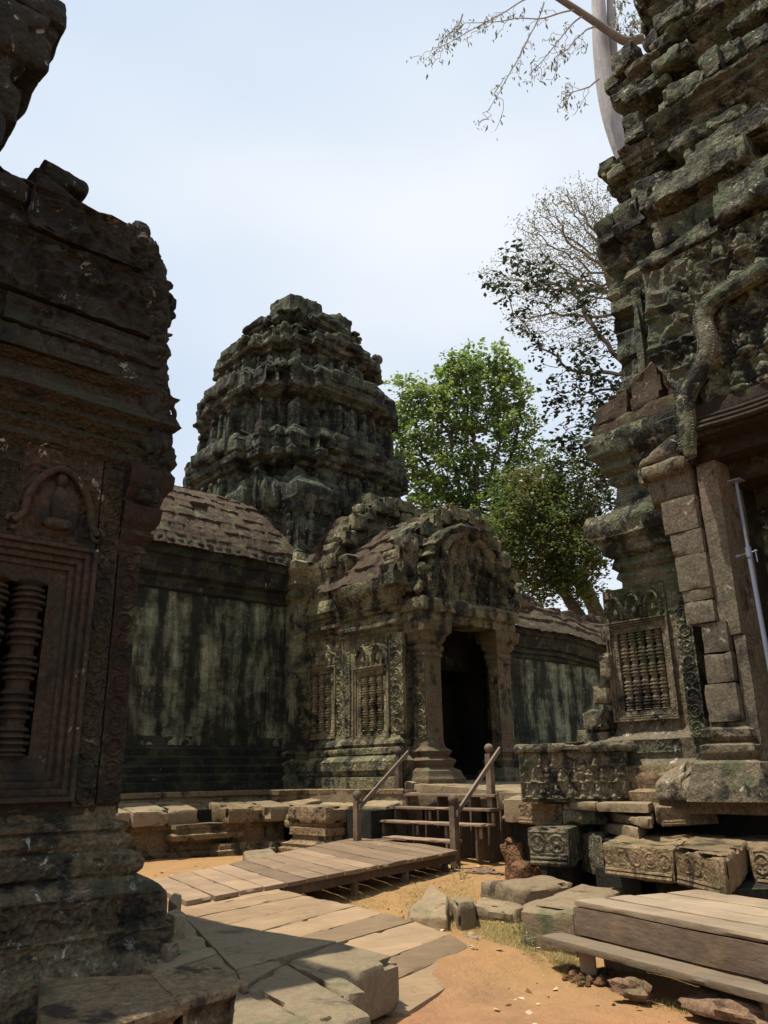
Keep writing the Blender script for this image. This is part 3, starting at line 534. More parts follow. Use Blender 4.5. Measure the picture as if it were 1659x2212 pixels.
# ================================================================== REAR GALLERY (right of the porch)
def rear_gallery():
    t = thing('rear_gallery', 'pale green stained gallery wall with sagging tiled roof, right of the porch', 'gallery', (20, 17.5, 1.2)); x0, x1 = 16.2, 36.
    pl = [(x0, 17.5), (x1, 17.5)]
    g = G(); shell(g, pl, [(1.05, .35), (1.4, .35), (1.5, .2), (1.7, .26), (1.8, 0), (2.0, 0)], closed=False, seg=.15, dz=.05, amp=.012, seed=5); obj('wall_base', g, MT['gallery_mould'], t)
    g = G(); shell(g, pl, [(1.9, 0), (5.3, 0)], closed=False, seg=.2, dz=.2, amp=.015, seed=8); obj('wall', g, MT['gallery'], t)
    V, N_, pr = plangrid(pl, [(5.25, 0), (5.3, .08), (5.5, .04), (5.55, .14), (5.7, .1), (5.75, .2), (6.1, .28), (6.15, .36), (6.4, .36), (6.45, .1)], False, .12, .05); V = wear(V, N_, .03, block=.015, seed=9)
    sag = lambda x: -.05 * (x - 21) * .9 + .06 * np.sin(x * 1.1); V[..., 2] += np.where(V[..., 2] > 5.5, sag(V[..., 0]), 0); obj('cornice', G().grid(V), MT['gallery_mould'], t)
    c = vault(2.3, 1.5); c[:, 0] += 19.35; c[:, 1] += 6.25; g = G(); roofsurf(g, 'y', c, x0, x1, 5, seg=.1, seed=14, th=.1, blk=.8, miss=.08, amp=.07)
    for k in range(len(g.V)): g.V[k][:, 2] += sag(g.V[k][:, 0])
    rr = np.random.default_rng(3)
    obj('roof', g, MT['roof'], t); g = G()
    for i in range(26):
        x = 20.5 + 10 * rr.random(); block(g, rot4(x, 19.3 - .2 * rr.random(), .5, .4, rr.random() * 30), 7.55 + float(sag(x)), 7.95 + .25 * rr.random() + float(sag(x)), r=.08, seg=.12, amp=.05, seed=i); obj('ridge_stone', g, MT['roof'], t); g = G()
rear_gallery()

# ================================================================== PORCH PAVILION
def porch():
    t = thing('porch_pavilion', 'carved stone porch with doorway, barred windows and broken vaulted roof below the tower', 'porch', (14.9, 15.5, 1.2)); m = MT['porch']; X1 = 13.1; X2 = 12.93
    base = [(1.15, .36), (1.5, .36), (1.52, .26), (1.62, .3), (1.86, .34), (1.95, .22), (2.0, .12), (2.06, .16), (2.14, .16), (2.18, .08), (2.24, .13), (2.32, .1), (2.38, .03), (2.5, 0)]
    ent = lambda z: [(z, 0), (z + .05, .08), (z + .12, .04), (z + .18, .13), (z + .26, .13), (z + .3, .05), (z + .46, .03), (z + .5, .12), (z + .58, .12), (z + .62, .2)]
    w1 = [onx(670, 1462, X1), onx(716, 1578, X1)]; w2 = [onx(778, 1464, X2), onx(829, 1576, X2)]
    ys = 15.98
    # rear bay
    g = G(); shell(g, rectplan(X1, ys, 17.2, 17.9), base + [(5.0, 0)] + ent(5.05) + [(6.1, .1), (6.3, .2), (6.45, .22), (6.75, .3), (7.0, .34), (7.1, .15)], seg=.07, dz=.05, amp=.015, fine=.006, block=.012, bl=.8, seed=11, skip=[(0, w1[1][1], w1[0][1], w1[1][2], w1[0][2], X1)]); obj('rear_wall', g, m, t)
    # front bay
    g = G(); sk = [(0, w2[1][1], w2[0][1], w2[1][2], w2[0][2], X2)]
    shell(g, [(X2, ys + .05), (X2, 13.95), (13.4, 13.95)], base + [(4.75, 0)] + ent(4.8) + [(5.5, .12), (5.62, .18), (5.8, .3), (6.1, .36), (6.16, .2)], closed=False, seg=.06, dz=.045, amp=.014, fine=.006, block=.012, bl=.7, seed=12, skip=sk); obj('front_wall', g, m, t)
    g = G(); shell(g, [(16.5, 13.95), (17.0, 13.95), (17.0, ys)], base + [(4.75, 0)] + ent(4.8) + [(5.5, .12), (5.8, .3), (6.1, .36), (6.16, .2)], closed=False, seg=.12, dz=.08, amp=.014, seed=13); obj('side_wall', g, m, t)
    window(t, 'x', X1, w1[1][1], w1[0][1], w1[1][2], w1[0][2], 3, MT['porch_plain'], fw=.2, seed=1, backm=m)
    window(t, 'x', X2, w2[1][1], w2[0][1], w2[1][2], w2[0][2], 3, MT['porch_plain'], fw=.24, seed=2, backm=m)
    # carved bands
    for (a, b, X, z0, z1, hf) in ((846, 872, X2, 2.45, 4.75, h_scroll), (746, 757, X2, 2.45, 4.75, h_fili(20, .018)), (726, 742, X1, 2.5, 4.95, h_scroll), (648, 657, X1, 2.5, 4.95, h_fili(20, .018))):
        u0 = onx(b, 1500, X)[1]; u1 = onx(a, 1500, X)[1]; g = G(); relief(g, 'x', X, u0, u1, z0, z1, .018, hf, d0=.012); obj('carved_band', g, m, t)
    for w, X in ((w1, X1), (w2, X2)):
        g = G(); relief(g, 'x', X, w[1][1] - .2, w[0][1] + .2, w[0][2] + .24, 4.7, .02, h_fili(11, .035)); 
        for k in (-.28, .28):
            c = (w[0][1] + w[1][1]) / 2 + k; ped(g, 'x', X - .02, c, w[0][2] + .26, .42, .5, dep=.05, res=.02, border=.06, seed=int(c * 10), skirt=.1)
            ell(g, (X - .02, c, w[0][2] + .42), (.05, .07, .12), 8, 6)
        obj('niche_relief', g, m, t)
        g = G(); relief(g, 'x', X, w[1][1] - .4, w[0][1] + .35, 1.66, 1.84, .02, h_lotus(.14, .03), d0=.31); relief(g, 'x', X, w[1][1] - .4, w[0][1] + .35, 2.02, 2.12, .015, h_lotus(.09, .03), d0=.14); relief(g, 'x', X, w[1][1] - .4, w[0][1] + .3, 2.2, 2.34, .015, h_fili(24, .015), d0=.06); obj('plinth_carving', g, m, t)
    # door pillars
    pf = 13.35; pcx = ony(921, 1500, pf)[0]; pb = onx(893, 1500, pcx)[1]; pr = ony(954, 1500, pf)[0]
    cap = [(1.15, .34), (1.45, .34), (1.5, .3), (1.62, .27), (1.7, .14), (1.85, .2), (1.93, .08), (2.05, .14), (2.14, .03), (2.3, 0), (4.15, 0), (4.2, .04), (4.28, .01), (4.34, .06), (4.42, .06), (4.46, .02), (4.56, .1), (4.66, .12), (4.74, .2), (4.98, .22), (5.0, .1)]
    for k, (x0, x1, y0, y1) in enumerate(((pcx, pr, pf, pb), (ony(1078, 1500, pf)[0], ony(1078, 1500, pf)[0] + .45, pf, pf + .3))):
        g = G(); shell(g, rectplan(x0, y0, x1, y1), cap, seg=.05, dz=.035, amp=.012, fine=.004, seed=20 + k); obj('door_pillar', g, MT['redstone'], t)
        g = G(); relief(g, 'x', x0, y0 + .03, y1 - .03, 2.3, 4.1, .015, h_scroll, d0=.01); obj('carved_band', g, m, t)
    rx = ony(1072, 1500, pf)[0] + .5
    g = G(); block(g, rectplan(pcx - .22, pf - .2, rx + .2, pb + .1), 4.98, 5.22, r=.03, seg=.07, amp=.015, seed=2); block(g, rectplan(pcx - .3, pf - .3, rx + .28, pb + .1), 5.2, 5.52, r=.05, seg=.07, amp=.03, seed=3, chip=.1); obj('lintel', g, m, t)
    # pediment with rows of figures, multi-headed serpent ends
    xc = (pcx + rx) / 2 + .05; g = G(); ped(g, 'y', pf - .02, xc, 5.5, 3.15, 2.15, dep=.14, res=.028, hf=h_figs(4, .3, .1), seed=4, border=.26, ex=2.4, skirt=.5, jag=.26); block(g, rectplan(xc - 1.3, pf + .1, xc + 1.3, pf + .55), 5.4, 7.1, r=.1, seg=.12, amp=.04, seed=8)
    block(g, rectplan(xc - .9, pf + .12, xc + .9, pf + .56), 7., 7.5, r=.1, seg=.12, amp=.05, seed=9); obj('pediment', g, m, t)
    g = G(); pts = []
    for s in (-1, 1):
        P = [(xc + s * a, pf - .1, z) for a, z in ((1.45, 5.55), (1.25, 5.75), (1.28, 6.05), (1.15, 6.35), (.85, 6.55), (.85, 6.85), (.6, 7.15), (.25, 7.3), (0, 7.5))]; tube(g, P, [.12, .13, .13, .12, .12, .11, .1, .09, .08], 8)
        for j in range(5): q = (j - 2) * .13; ell(g, (xc + s * (1.68 + .05 * abs(j - 2)), pf - .12 - .03 * j, 5.85 + q + .1), (.1, .12, .12), 8, 6, .2, j); tube(g, [(xc + s * 1.45, pf - .12, 5.55), (xc + s * (1.6), pf - .14, 5.75 + q * .6)], [.12, .09], 7)
    obj('serpent_border', g, m, t)
    # fallen-looking corner acroterion of stacked stones at the left eave
    g = G()
    for i, p in enumerate(((876, 1175, .5, .42), (872, 1230, .55, .4), (895, 1245, .5, .5), (900, 1290, .45, .5), (872, 1270, .4, .3), (905, 1200, .5, .3))):
        c = ony(p[0], p[1], 13.75); block(g, rot4(c[0], c[1], p[2], .45, 6 * (i % 3 - 1)), c[2] - p[3] / 2, c[2] + p[3] / 2, r=.05, seg=.06, amp=.05, seed=i + 70, chip=.25); obj('corner_stone', g, m, t); g = G()
    rs = np.random.default_rng(8)
    for (xr_, yy, half, hh, z0_, n) in ((15.0, 13.78, 2.3, 2.0, 6.1, 15), (15.1, 16.28, 2.25, 2.05, 7.05, 13)):
        for i in range(n):
            tt = i / (n - 1) * 2 - 1; zz = z0_ + hh * math.sin((1 - abs(tt)) * math.pi / 2) ** .8; block(g, rot4(xr_ + half * tt * .98, yy, .34 + .22 * rs.random(), .5, rs.normal() * 6), zz - .3, zz + .04 + .16 * rs.random(), r=.04, seg=.06, amp=.04, seed=i + 40, chip=.3); obj('gable_stone', g, m, t); g = G()
    # vaulted roofs
    xr = 15.0; c = vault(2.35, 2.05); c[:, 0] += xr; c[:, 1] += 6.1; c2 = c.copy(); c2[:, 0] = 2 * xr - c[:, 0]; g = G(); roofsurf(g, 'x', c, 13.7, 16.6, 7, seg=.06, seed=24, th=.06, blk=.4, miss=.1, amp=.06); roofsurf(g, 'x', c2, 13.7, 16.6, 7, seg=.12, seed=25, th=.06, blk=.5, amp=.05)
    obj('front_roof', g, MT['roof'], t)
    g = G(); c = vault(2.3, 2.1); c[:, 0] += xr + .1; c[:, 1] += 7.05; c2 = c.copy(); c2[:, 0] = 2 * xr + .2 - c[:, 0]; roofsurf(g, 'x', c, 16.2, 18.4, 7, seg=.06, seed=34, th=.06, blk=.45, miss=.2, amp=.08); roofsurf(g, 'x', c2, 16.2, 18.4, 7, seg=.12, seed=35); obj('rear_roof', g, MT['roof'], t)
    # gable wall under the rear roof, seen above the front roof
    g = G(); ped(g, 'y', 16.35, xr + .1, 6.9, 4.2, 2.15, dep=.05, res=.06, seed=8, border=.3, ex=2.2, skirt=.4, jag=.3); obj('rear_gable', g, m, t)
    g = G(); ped(g, 'y', 13.85, xr, 6.0, 4.3, 2.1, dep=.05, res=.06, seed=9, border=.3, ex=2.3, skirt=.5, jag=.25); obj('front_gable', g, m, t)
    g = G()
    for i, p in enumerate(((1000, 1112, 14.2), (1018, 1112, 14.3), (990, 1118, 14.6), (975, 1125, 14.9), (820, 1085, 17.2), (850, 1095, 16.6), (870, 1120, 16.3), (960, 1128, 14.2), (935, 1135, 14.), (1035, 1135, 14.), (1060, 1170, 13.9), (1080, 1210, 13.9), (1095, 1260, 13.8), (910, 1150, 14.), (840, 1100, 16.3), (800, 1078, 16.6), (780, 1100, 16.4))):
        c = ony(*p); block(g, rot4(c[0], c[1], .5, .4, i * 13), c[2] - .25, c[2] + .1, r=.05, seg=.06, amp=.04, seed=i + 90, chip=.2); obj('ridge_stone', g, m, t); g = G()
    # doorway, inner frame and dark passage
    dx0 = ony(962, 1500, 14.35)[0]; dx1 = ony(1062, 1500, 14.35)[0]; zt = 4.05; g = G()
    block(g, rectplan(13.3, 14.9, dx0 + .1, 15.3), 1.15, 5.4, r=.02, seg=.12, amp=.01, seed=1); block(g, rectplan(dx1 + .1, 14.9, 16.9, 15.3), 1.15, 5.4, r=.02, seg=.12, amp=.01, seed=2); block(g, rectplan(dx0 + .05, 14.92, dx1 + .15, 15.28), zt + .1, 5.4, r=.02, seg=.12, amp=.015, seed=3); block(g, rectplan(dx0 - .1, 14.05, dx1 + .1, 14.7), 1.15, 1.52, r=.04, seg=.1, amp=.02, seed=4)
    obj('door_frame', g, MT['dim'], t)  # near-black stone colour deepens the shade of the doorway
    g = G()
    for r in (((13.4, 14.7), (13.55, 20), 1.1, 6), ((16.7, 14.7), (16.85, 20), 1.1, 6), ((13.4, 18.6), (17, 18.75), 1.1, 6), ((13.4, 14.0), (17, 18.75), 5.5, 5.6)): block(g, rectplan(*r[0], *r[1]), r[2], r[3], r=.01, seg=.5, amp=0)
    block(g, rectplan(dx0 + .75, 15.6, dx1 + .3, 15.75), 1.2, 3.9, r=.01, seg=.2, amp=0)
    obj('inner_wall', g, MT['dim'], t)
porch()
# ================================================================== RIGHT TEMPLE
def right_temple():
    t = thing('right_temple', 'towering mossy ruined temple with serpent pediment and barred window at the right', 'temple', (11.5, 4.5, 1.2)); m = MT['right']; XW = 10.2
    # ---- side chamber with the barred window
    wa = onx(1333, 1368, XW); wb = onx(1447, 1528, XW); y0 = 5.05; y1 = 6.52
    g = G(); sk = [(0, wb[1], wa[1], wb[2], wa[2] - .02, XW)]
    shell(g, [(13., y1), (XW, y1), (XW, 4.4)], [(1.15, .34), (1.62, .3), (1.7, .2), (1.95, .22), (2.02, .05), (2.1, 0), (3.62, 0)], closed=False, seg=.05, dz=.04, amp=.02, fine=.006, seed=3, skip=sk); obj('chamber_wall', g, MT['right_plain'], t)
    g = G(); shell(g, [(13., 6.2), (XW, 6.2), (XW, 4.4)], [(3.6, 0), (4.15, 0), (4.2, .06), (4.3, .02), (4.36, .1), (4.5, .06), (4.55, .16), (4.72, .2), (4.78, .3), (5.0, .34), (5.14, .3), (5.2, .1), (5.25, .0), (5.6, -.06), (5.66, .04), (5.8, 0), (5.86, .12), (6.0, .08), (6.06, .2), (6.3, .26), (6.42, .24), (6.46, .1)], closed=False, seg=.05, dz=.035, amp=.035, fine=.01, block=.02, ch=.3, bl=.6, miss=.05, missd=.08, seed=4); obj('chamber_cornice', g, m, t)
    g = G(); block(g, rectplan(XW - .12, 4.6, 12, 6.36), 6.4, [6.72, 6.75, 6.7, 6.62], r=.04, seg=.05, amp=.04, seed=7, chip=.2); block(g, rectplan(XW - .02, 5.75, 12, 6.36), 6.66, [7.12, 7.1, 6.98, 6.98], r=.04, seg=.05, amp=.04, seed=8, chip=.2); block(g, rectplan(XW + .02, 5.2, 12, 5.73), 6.7, [7.45, 7.4, 7.2, 7.2], r=.04, seg=.05, amp=.04, seed=9, chip=.2); block(g, rectplan(XW + .05, 4.5, 12, 5.18), 6.7, [7.6, 7.6, 7.5, 7.5], r=.04, seg=.05, amp=.04, seed=10, chip=.2); obj('roof_stub', g, MT['roof'], t)
    window(t, 'x', XW, wb[1], wa[1], wb[2], wa[2], 5, MT['right_plain'], br=.062, fw=.15, steps=5, deep=.14, seed=4, out=.07, backm=m)
    g = G(); relief(g, 'x', XW, wb[1] - .15, wa[1] + .15, wa[2] + .14, wa[2] + .62, .014, h_fili(15, .045))
    for k in (-.3, 0, .3): c = (wa[1] + wb[1]) / 2 + k; ped(g, 'x', XW - .03, c, wa[2] + .16, .24, .36, dep=.05, res=.014, border=.045, seed=int(c * 10), skirt=.1); ell(g, (XW - .02, c, wa[2] + .27), (.05, .05, .08), 8, 6)
    obj('niche_relief', g, m, t)
    g = G(); relief(g, 'x', XW - .2, wb[1] - .2, wa[1] + .3, 1.78, 1.94, .014, h_fili(22, .02)); obj('plinth_carving', g, m, t)
    # broken masonry at the far-left corner of the chamber
    g = G()
    for i, (px, py, w, h, yy) in enumerate(((1306, 1290, .2, .2, 6.5), (1300, 1370, .22, .25, 6.6), (1297, 1440, .2, .35, 6.62), (1290, 1500, .3, .25, 6.7), (1272, 1555, .45, .3, 6.85), (1268, 1600, .6, .3, 6.95))):
        c = ony(px, py, yy); block(g, rot4(c[0] + .2, yy - .06, .5, w * .8, 4 * (i % 3)), c[2] - h / 2, c[2] + h / 2, r=.04, seg=.05, amp=.03, seed=i + 5, chip=.15); obj('broken_stone', g, MT['right_plain'], t); g = G()
    g = G(); shell(g, [(12, 7.15), (9.86, 7.15), (9.86, 4.3)], [(1.05, .1), (1.3, .1), (1.34, 0), (1.5, .03), (1.62, 0), (1.66, -.3)], closed=False, seg=.06, dz=.04, amp=.03, block=.02, bl=.9, seed=9); obj('chamber_plinth', g, MT['ledge'], t)
    # ---- scroll pilaster beside the window
    u0 = onx(1511, 1450, 9.95)[1]; u1 = onx(1476, 1450, 9.95)[1]
    g = G(); relief(g, 'x', 9.95, u0, u1, 1.95, 3.6, .012, h_scroll, d0=.02, skirt=.3); block(g, rectplan(9.97, u0, 10.3, u1), 1.2, 3.6, r=.02, seg=.08, amp=.01); obj('pilaster', g, m, t)
    # ---- pier of stacked blocks: (left px, right px, py top, py bottom, colour variation by proudness)
    zs = [onx(1430, p, 9.6)[2] for p in (1003, 1086)] + [onx(1460, p, 9.6)[2] for p in (1152, 1205)] + [onx(1490, p, 9.6)[2] for p in (1275, 1300, 1350)] + [onx(1530, p, 9.6)[2] for p in (1412, 1478, 1562)]
    lf = [5.28, 5.12, 5.06, 5.02, 5.0, 4.98, 4.82, 4.82, 4.86]; rt_ = [4.66, 4.64, 4.62, 4.6, 4.6, 4.6, 4.48, 4.47, 4.46]
    for i in range(9):
        g = G(); z1, z0 = zs[i], zs[i + 1]; x = 9.6 + (.015, -.005, .008, 0, .01, 0, .015, 0, -.01)[i]
        block(g, rectplan(x, rt_[i] + .004, 10.3, lf[i]), z0 + .004, z1 - .002, r=.01, seg=.05, amp=.012, seed=i + 40, chip=.035); obj('pier_block', g, MT['pier'], t)
    g = G(); block(g, rectplan(9.55, 4.75, 10.3, 5.38), zs[0], [zs[0] + .42, zs[0] + .42, zs[0] + .15, zs[0] + .1], r=.1, seg=.05, amp=.03, seed=7, chip=.2); block(g, rectplan(9.5, 4.68, 10.3, 5.4), zs[0] - .2, zs[0] + .02, r=.06, seg=.05, amp=.03, seed=8, chip=.2); obj('capital_stone', g, MT['right_plain'], t)
    g = G(); shell(g, rectplan(9.66, 4.46, 10.4, 4.86), [(1.2, .3), (1.35, .28), (1.62, .2), (1.66, .08), (1.74, .13), (1.82, .13), (1.86, .03), (1.92, .1), (2.0, .1), (2.04, .02), (2.12, 0)], seg=.05, dz=.03, amp=.025, fine=.01, seed=10); obj('pier_base', g, MT['right_plain'], t)
    g = G(); block(g, [(9.42, 4.42), (9.95, 4.4), (9.95, 5.25), (9.5, 5.3)], 1.2, [1.45, 1.64, 1.64, 1.42], r=.07, seg=.06, amp=.03, seed=6, chip=.15); block(g, [(9.55, 5.3), (9.95, 5.3), (10., 5.75), (9.7, 5.75)], 1.2, [1.45, 1.7, 1.6, 1.4], r=.05, seg=.06, amp=.03, seed=16, chip=.15); obj('apron_stone', g, MT['right_plain'], t)
    # ---- jamb, doorway and lintel
    g = G(); block(g, rectplan(9.66, 4.33, 10.35, 4.6), 3.1, 5.4, r=.02, seg=.07, amp=.012, seed=3); block(g, rectplan(9.68, 4.3, 10.35, 4.46), 1.2, 3.1, r=.02, seg=.07, amp=.012, seed=4); obj('door_jamb', g, MT['pier'], t)
    g = G(); z = 1.2; i = 0
    for h in (.62, .55, .6): block(g, rectplan(10.25 + .03 * (i % 2), 3.35 + .1 * (i % 2), 10.7, 4.28), z, z + h - .01, r=.02, seg=.08, amp=.01, seed=i + 3); z += h; i += 1
    block(g, rectplan(10.3, 2.4, 10.6, 3.4), 1.2, 2.6, r=.02, seg=.1, amp=.01, seed=11); obj('inner_jamb', g, MT['right_plain'], t)
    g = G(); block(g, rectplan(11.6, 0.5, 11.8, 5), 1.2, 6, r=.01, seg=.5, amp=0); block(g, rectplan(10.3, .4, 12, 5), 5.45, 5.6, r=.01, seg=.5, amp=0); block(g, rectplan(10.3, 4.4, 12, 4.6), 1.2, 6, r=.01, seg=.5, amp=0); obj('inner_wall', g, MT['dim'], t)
    g = G(); block(g, rectplan(9.62, 1.2, 10.0, 4.62), 5.36, 5.62, r=.03, seg=.08, amp=.012, seed=5); block(g, rectplan(10.0, 1.2, 10.5, 4.62), 5.1, 5.62, r=.03, seg=.08, amp=.012, seed=15); obj('lintel', g, MT['left_red'], t)
    for k, (ya, yb) in enumerate(((1.9, 2.25),)): g = G(); block(g, rectplan(9.66, ya - .5, 10.35, yb), 1.2, 5.4, r=.02, seg=.1, amp=.01, seed=3); obj('door_jamb', g, MT['pier'], t)
    # ---- pediment: figured field, wave mouldings, scaly serpent body, leafy outer panel
    XP = 9.42; fu0 = 1.9
    g = G(); relief(g, 'x', XP + .02, fu0, 4.28, 6.0, 8.3, .022, h_figs(5, .36, .15)); obj('tympanum', g, m, t)
    g = G()
    for k in range(5): zc = 5.68 + k * .07; ys_ = np.linspace(4.62 - k * .02, 2.0, 40); zz = zc + .12 * np.clip((ys_ - 4.25) / .4, 0, 1) ** 2 * -2.2 + .02 * np.sin(ys_ * 3); tube(g, [(XP - .12 + .025 * k, a, b) for a, b in zip(ys_, zz)], .038, 7)
    block(g, rectplan(XP - .08, 2., 9.9, 4.45), 5.58, 6.02, r=.02, seg=.08, amp=.01); obj('wave_moulding', g, MT['left_red'], t)
    g = G(); P = [onx(a, b, XP - .12) for a, b in ((1494, 992), (1486, 960), (1487, 925), (1480, 885), (1482, 855), (1500, 825), (1522, 790), (1533, 755), (1530, 722), (1518, 698), (1524, 668), (1548, 645), (1580, 625), (1625, 600), (1672, 570))]
    P = np.array(P); s = np.linspace(0, len(P) - 1, 80); P2 = np.stack([np.interp(s, np.arange(len(P)), P[:, k]) for k in range(3)], 1); k_ = np.ones(7) / 7; P2 = np.stack([np.convolve(np.pad(P2[:, k], 3, 'edge'), k_, 'valid') for k in range(3)], 1)
    rr_ = .122 - .05 * np.clip(1 - np.arange(80) / 9, 0, 1); tube(g, P2, rr_, 16)
    for k in range(4, 78): q = P2[k]; tt = P2[min(k + 1, 79)] - P2[k - 1]; tt /= np.linalg.norm(tt); o = np.cross(tt, (-1, 0, 0)); ell(g, q + o * rr_[k] * .8 + (-.06, 0, 0), (.03, .03, .028), 6, 5); ell(g, q - o * rr_[k] * .8 + (-.06, 0, 0), (.03, .03, .028), 6, 5)
    g = g; obj('serpent_body', g, m, t)
    g = G(); E = [(1488, 1000, 1490), (1480, 940, 1500), (1478, 880, 1490), (1452, 830, 1505), (1428, 800, 1530), (1402, 775, 1535), (1402, 720, 1535), (1396, 670, 1525), (1404, 610, 1560), (1412, 590, 1600), (1480, 560, 1660), (1560, 535, 1680)]
    rows = []
    for a, b, c in E:
        l = onx(a, b, XP); r_ = onx(c, b - (c - a) * .3, XP); s = np.linspace(0, 1, 26)[:, None]; rows.append(l * (1 - s) + r_ * s)
    V = np.array(rows); k = np.linspace(0, len(V) - 1, 110); V = np.stack([np.stack([np.interp(k, np.arange(len(V)), V[:, j, c]) for c in range(3)], 1) for j in range(V.shape[1])], 1)
    Q = V.reshape(-1, 3); hh = h_fili(7, .1)(Q[:, 1].reshape(1, -1), Q[:, 2].reshape(1, -1), 99, 99)[0] + .05 * fbm(Q * 4, 3, 3); V[..., 0] -= hh.reshape(V.shape[:2]); e = V[:, :1].copy(); e[..., 0] = 10.1; e2 = V[:1].copy(); V = np.concatenate([e, V], 1); g.grid(V); b_ = V[-1:].copy(); b3 = b_.copy(); b3[..., 0] = 10.2; g.grid(np.concatenate([b_, b3])); b_ = V[:1].copy(); b3 = b_.copy(); b3[..., 0] = 10.2; g.grid(np.concatenate([b3, b_])); obj('leaf_border', g, m, t)
    g = G(); block(g, rectplan(9.5, 1.5, 11, 4.7), 5.6, 6.6, r=.05, seg=.12, amp=.03, seed=1); block(g, rectplan(9.55, 1.5, 11, 4.85), 6.6, 7.9, r=.08, seg=.12, amp=.04, seed=2); block(g, rectplan(9.6, 1.5, 11, 5.0), 7.6, 8.5, r=.08, seg=.1, amp=.05, seed=3); obj('pediment_wall', g, m, t)
    # ledges above the pediment
    g = G(); block(g, rectplan(9.5, 3.75, 10.8, 4.95), 8.45, [8.75, 8.85, 8.7, 8.6], r=.03, seg=.05, amp=.06, seed=4, chip=.3); block(g, rectplan(9.35, 2.9, 10.8, 3.7), 8.5, 9.1, r=.03, seg=.05, amp=.06, seed=5, chip=.3); block(g, rectplan(9.7, 3.6, 11, 4.75), 8.8, 9.25, r=.03, seg=.05, amp=.05, seed=6, chip=.3); block(g, rectplan(9.45, 3.2, 11, 4.7), 9.3, 9.75, r=.03, seg=.05, amp=.05, seed=7, chip=.3); block(g, rectplan(9.6, 2., 11, 4.1), 9.7, 10.1, r=.03, seg=.05, amp=.06, seed=8, chip=.3)
    obj('ledge_stones', g, m, t)
    # ---- tower
    cx, cy = 13.9, 3.6
    def tier(z0, z1, h, seed, body=.3, miss=.06, cf=.5):
        H = z1 - z0; g = G(); a = z0 + H * cf
        pr = [(z0, -body + .05), (z0 + .06 * H, -body + .16), (z0 + .12 * H, -body + .04), (z0 + .18 * H, -body), (a, -body), (a + .05 * H, -body + .1), (a + .1 * H, -body + .04), (a + .16 * H, -.12), (a + .22 * H, -.02), (a + .26 * H, -.08), (a + .3 * H, .06), (a + .4 * H, .1), (a + .44 * H, -.05), (z1, -.25)]
        shell(g, redent(cx, cy, h, .5, (.72, .93), .88), pr, seg=.06, dz=.05, amp=.06, sc=1.5, fine=.022, block=.075, ch=.3, bl=.55, miss=miss, missd=.2, seed=seed)
        r = np.random.default_rng(seed)
        for k in range(16):       # worn acroteria and false windows on the two faces that look over the court
            u = cy + h * .8 * (1 - 2 * r.random()); zz = z1 - .1; x = cx - h * (.93 if abs(u - cy) > h * .5 else 1.) ; block(g, rot4(x + .05, u, .35, .25 + .3 * r.random(), r.normal() * 6), zz - .15, zz + .1 + .35 * r.random(), r=.03, seg=.05, amp=.06, seed=k + seed, chip=.3)
            u = cx + h * .8 * (1 - 2 * r.random()); block(g, rot4(u, cy + h * .9, .4, .35, r.normal() * 6), zz - .15, zz + .1 + .2 * r.random(), r=.03, seg=.05, amp=.06, seed=k + seed)
        for k in range(9):
            u = cy + h * (.68 - k * .17); x = cx - h * (.93 if abs(u - cy) > h * .5 else 1.) + body; hh = a - z0
            block(g, rot4(x, u, .22, .2, 0), z0 + .1, z0 + hh * (.7 + .3 * r.random()), r=.03, seg=.05, amp=.05, seed=k + seed + 60, chip=.2); ell(g, (x - .13, u, z0 + hh * .45), (.08, .08, hh * .3), 8, 6, .3, k)
        return obj('tower_tier', g, m, t)
    g = G(); shell(g, redent(cx, cy, 3.0, .5, (.72, .93), .88), [(1.15, .1), (7.2, 0), (7.4, 0)], seg=.15, dz=.2, amp=.03, seed=55); obj('tower_body', g, m, t)
    tier(7.2, 10.5, 3.2, 71, .06, cf=.62); tier(10.4, 12.4, 2.98, 81, .3, cf=.45); tier(12.3, 14.3, 2.7, 91, .34, cf=.42); tier(14.2, 16.6, 2.15, 95, .3)
    # big weathered masses in the middle of the tower face
    g = G(); r = np.random.default_rng(5)
    for i in range(46):
        u = 1.2 + 4.9 * r.random(); z = 8.9 + 5.2 * r.random(); x = 10.75 + .1 * (z - 9) + .1 * r.random() + .5 * max(0, u - 4.8) * .5; s = .25 + .35 * r.random()
        block(g, rot4(x + .15, u, .5, s * 1.5, r.normal() * 5), z, z + s * .55, r=.03, seg=.05, amp=.06, seed=i, chip=.25)
    obj('jutting_stones', g, m, t)
right_temple()

# ---- steel prop in the doorway
def prop():
    a = onx(1590, 1040, 9.62); b = onx(1659, 1420, 9.62); d = (b - a) / (b - a)[2]; foot = b + d * (1.2 - b[2]); top = a
    t = thing('steel_prop', 'grey adjustable steel prop leaning in the right hand doorway', 'prop', foot); g = G(); mid = a + (b - a) * .42; tube(g, [top, mid], .02, 12); obj('inner_tube', g, MT['steel'], t)
    g = G(); tube(g, [mid - (b - a) * .02, foot], .028, 12); obj('outer_tube', g, MT['steel'], t)
    g = G(); tube(g, [mid + d * .06, mid - d * .06], .036, 12); tube(g, [mid + (-.0, .14, -.02), mid + (0, -.1, .0)], .01, 6); tube(g, [mid + (0, -.08, .02), mid + (0, -.085, -.14)], .008, 6); ell(g, mid + (0, .14, -.02), (.012, .035, .02)); obj('adjusting_collar', g, MT['steel'], t)
    g = G(); block(g, rot4(top[0], top[1], .16, .16, 0), top[2], top[2] + .012, r=.003, seg=.05, amp=0); obj('head_plate', g, MT['steel'], t)
    g = G(); block(g, rot4(foot[0], foot[1], .16, .16, 0), foot[2] + .0, foot[2] + .012, r=.003, seg=.05, amp=0); obj('foot_plate', g, MT['steel'], t)
prop()

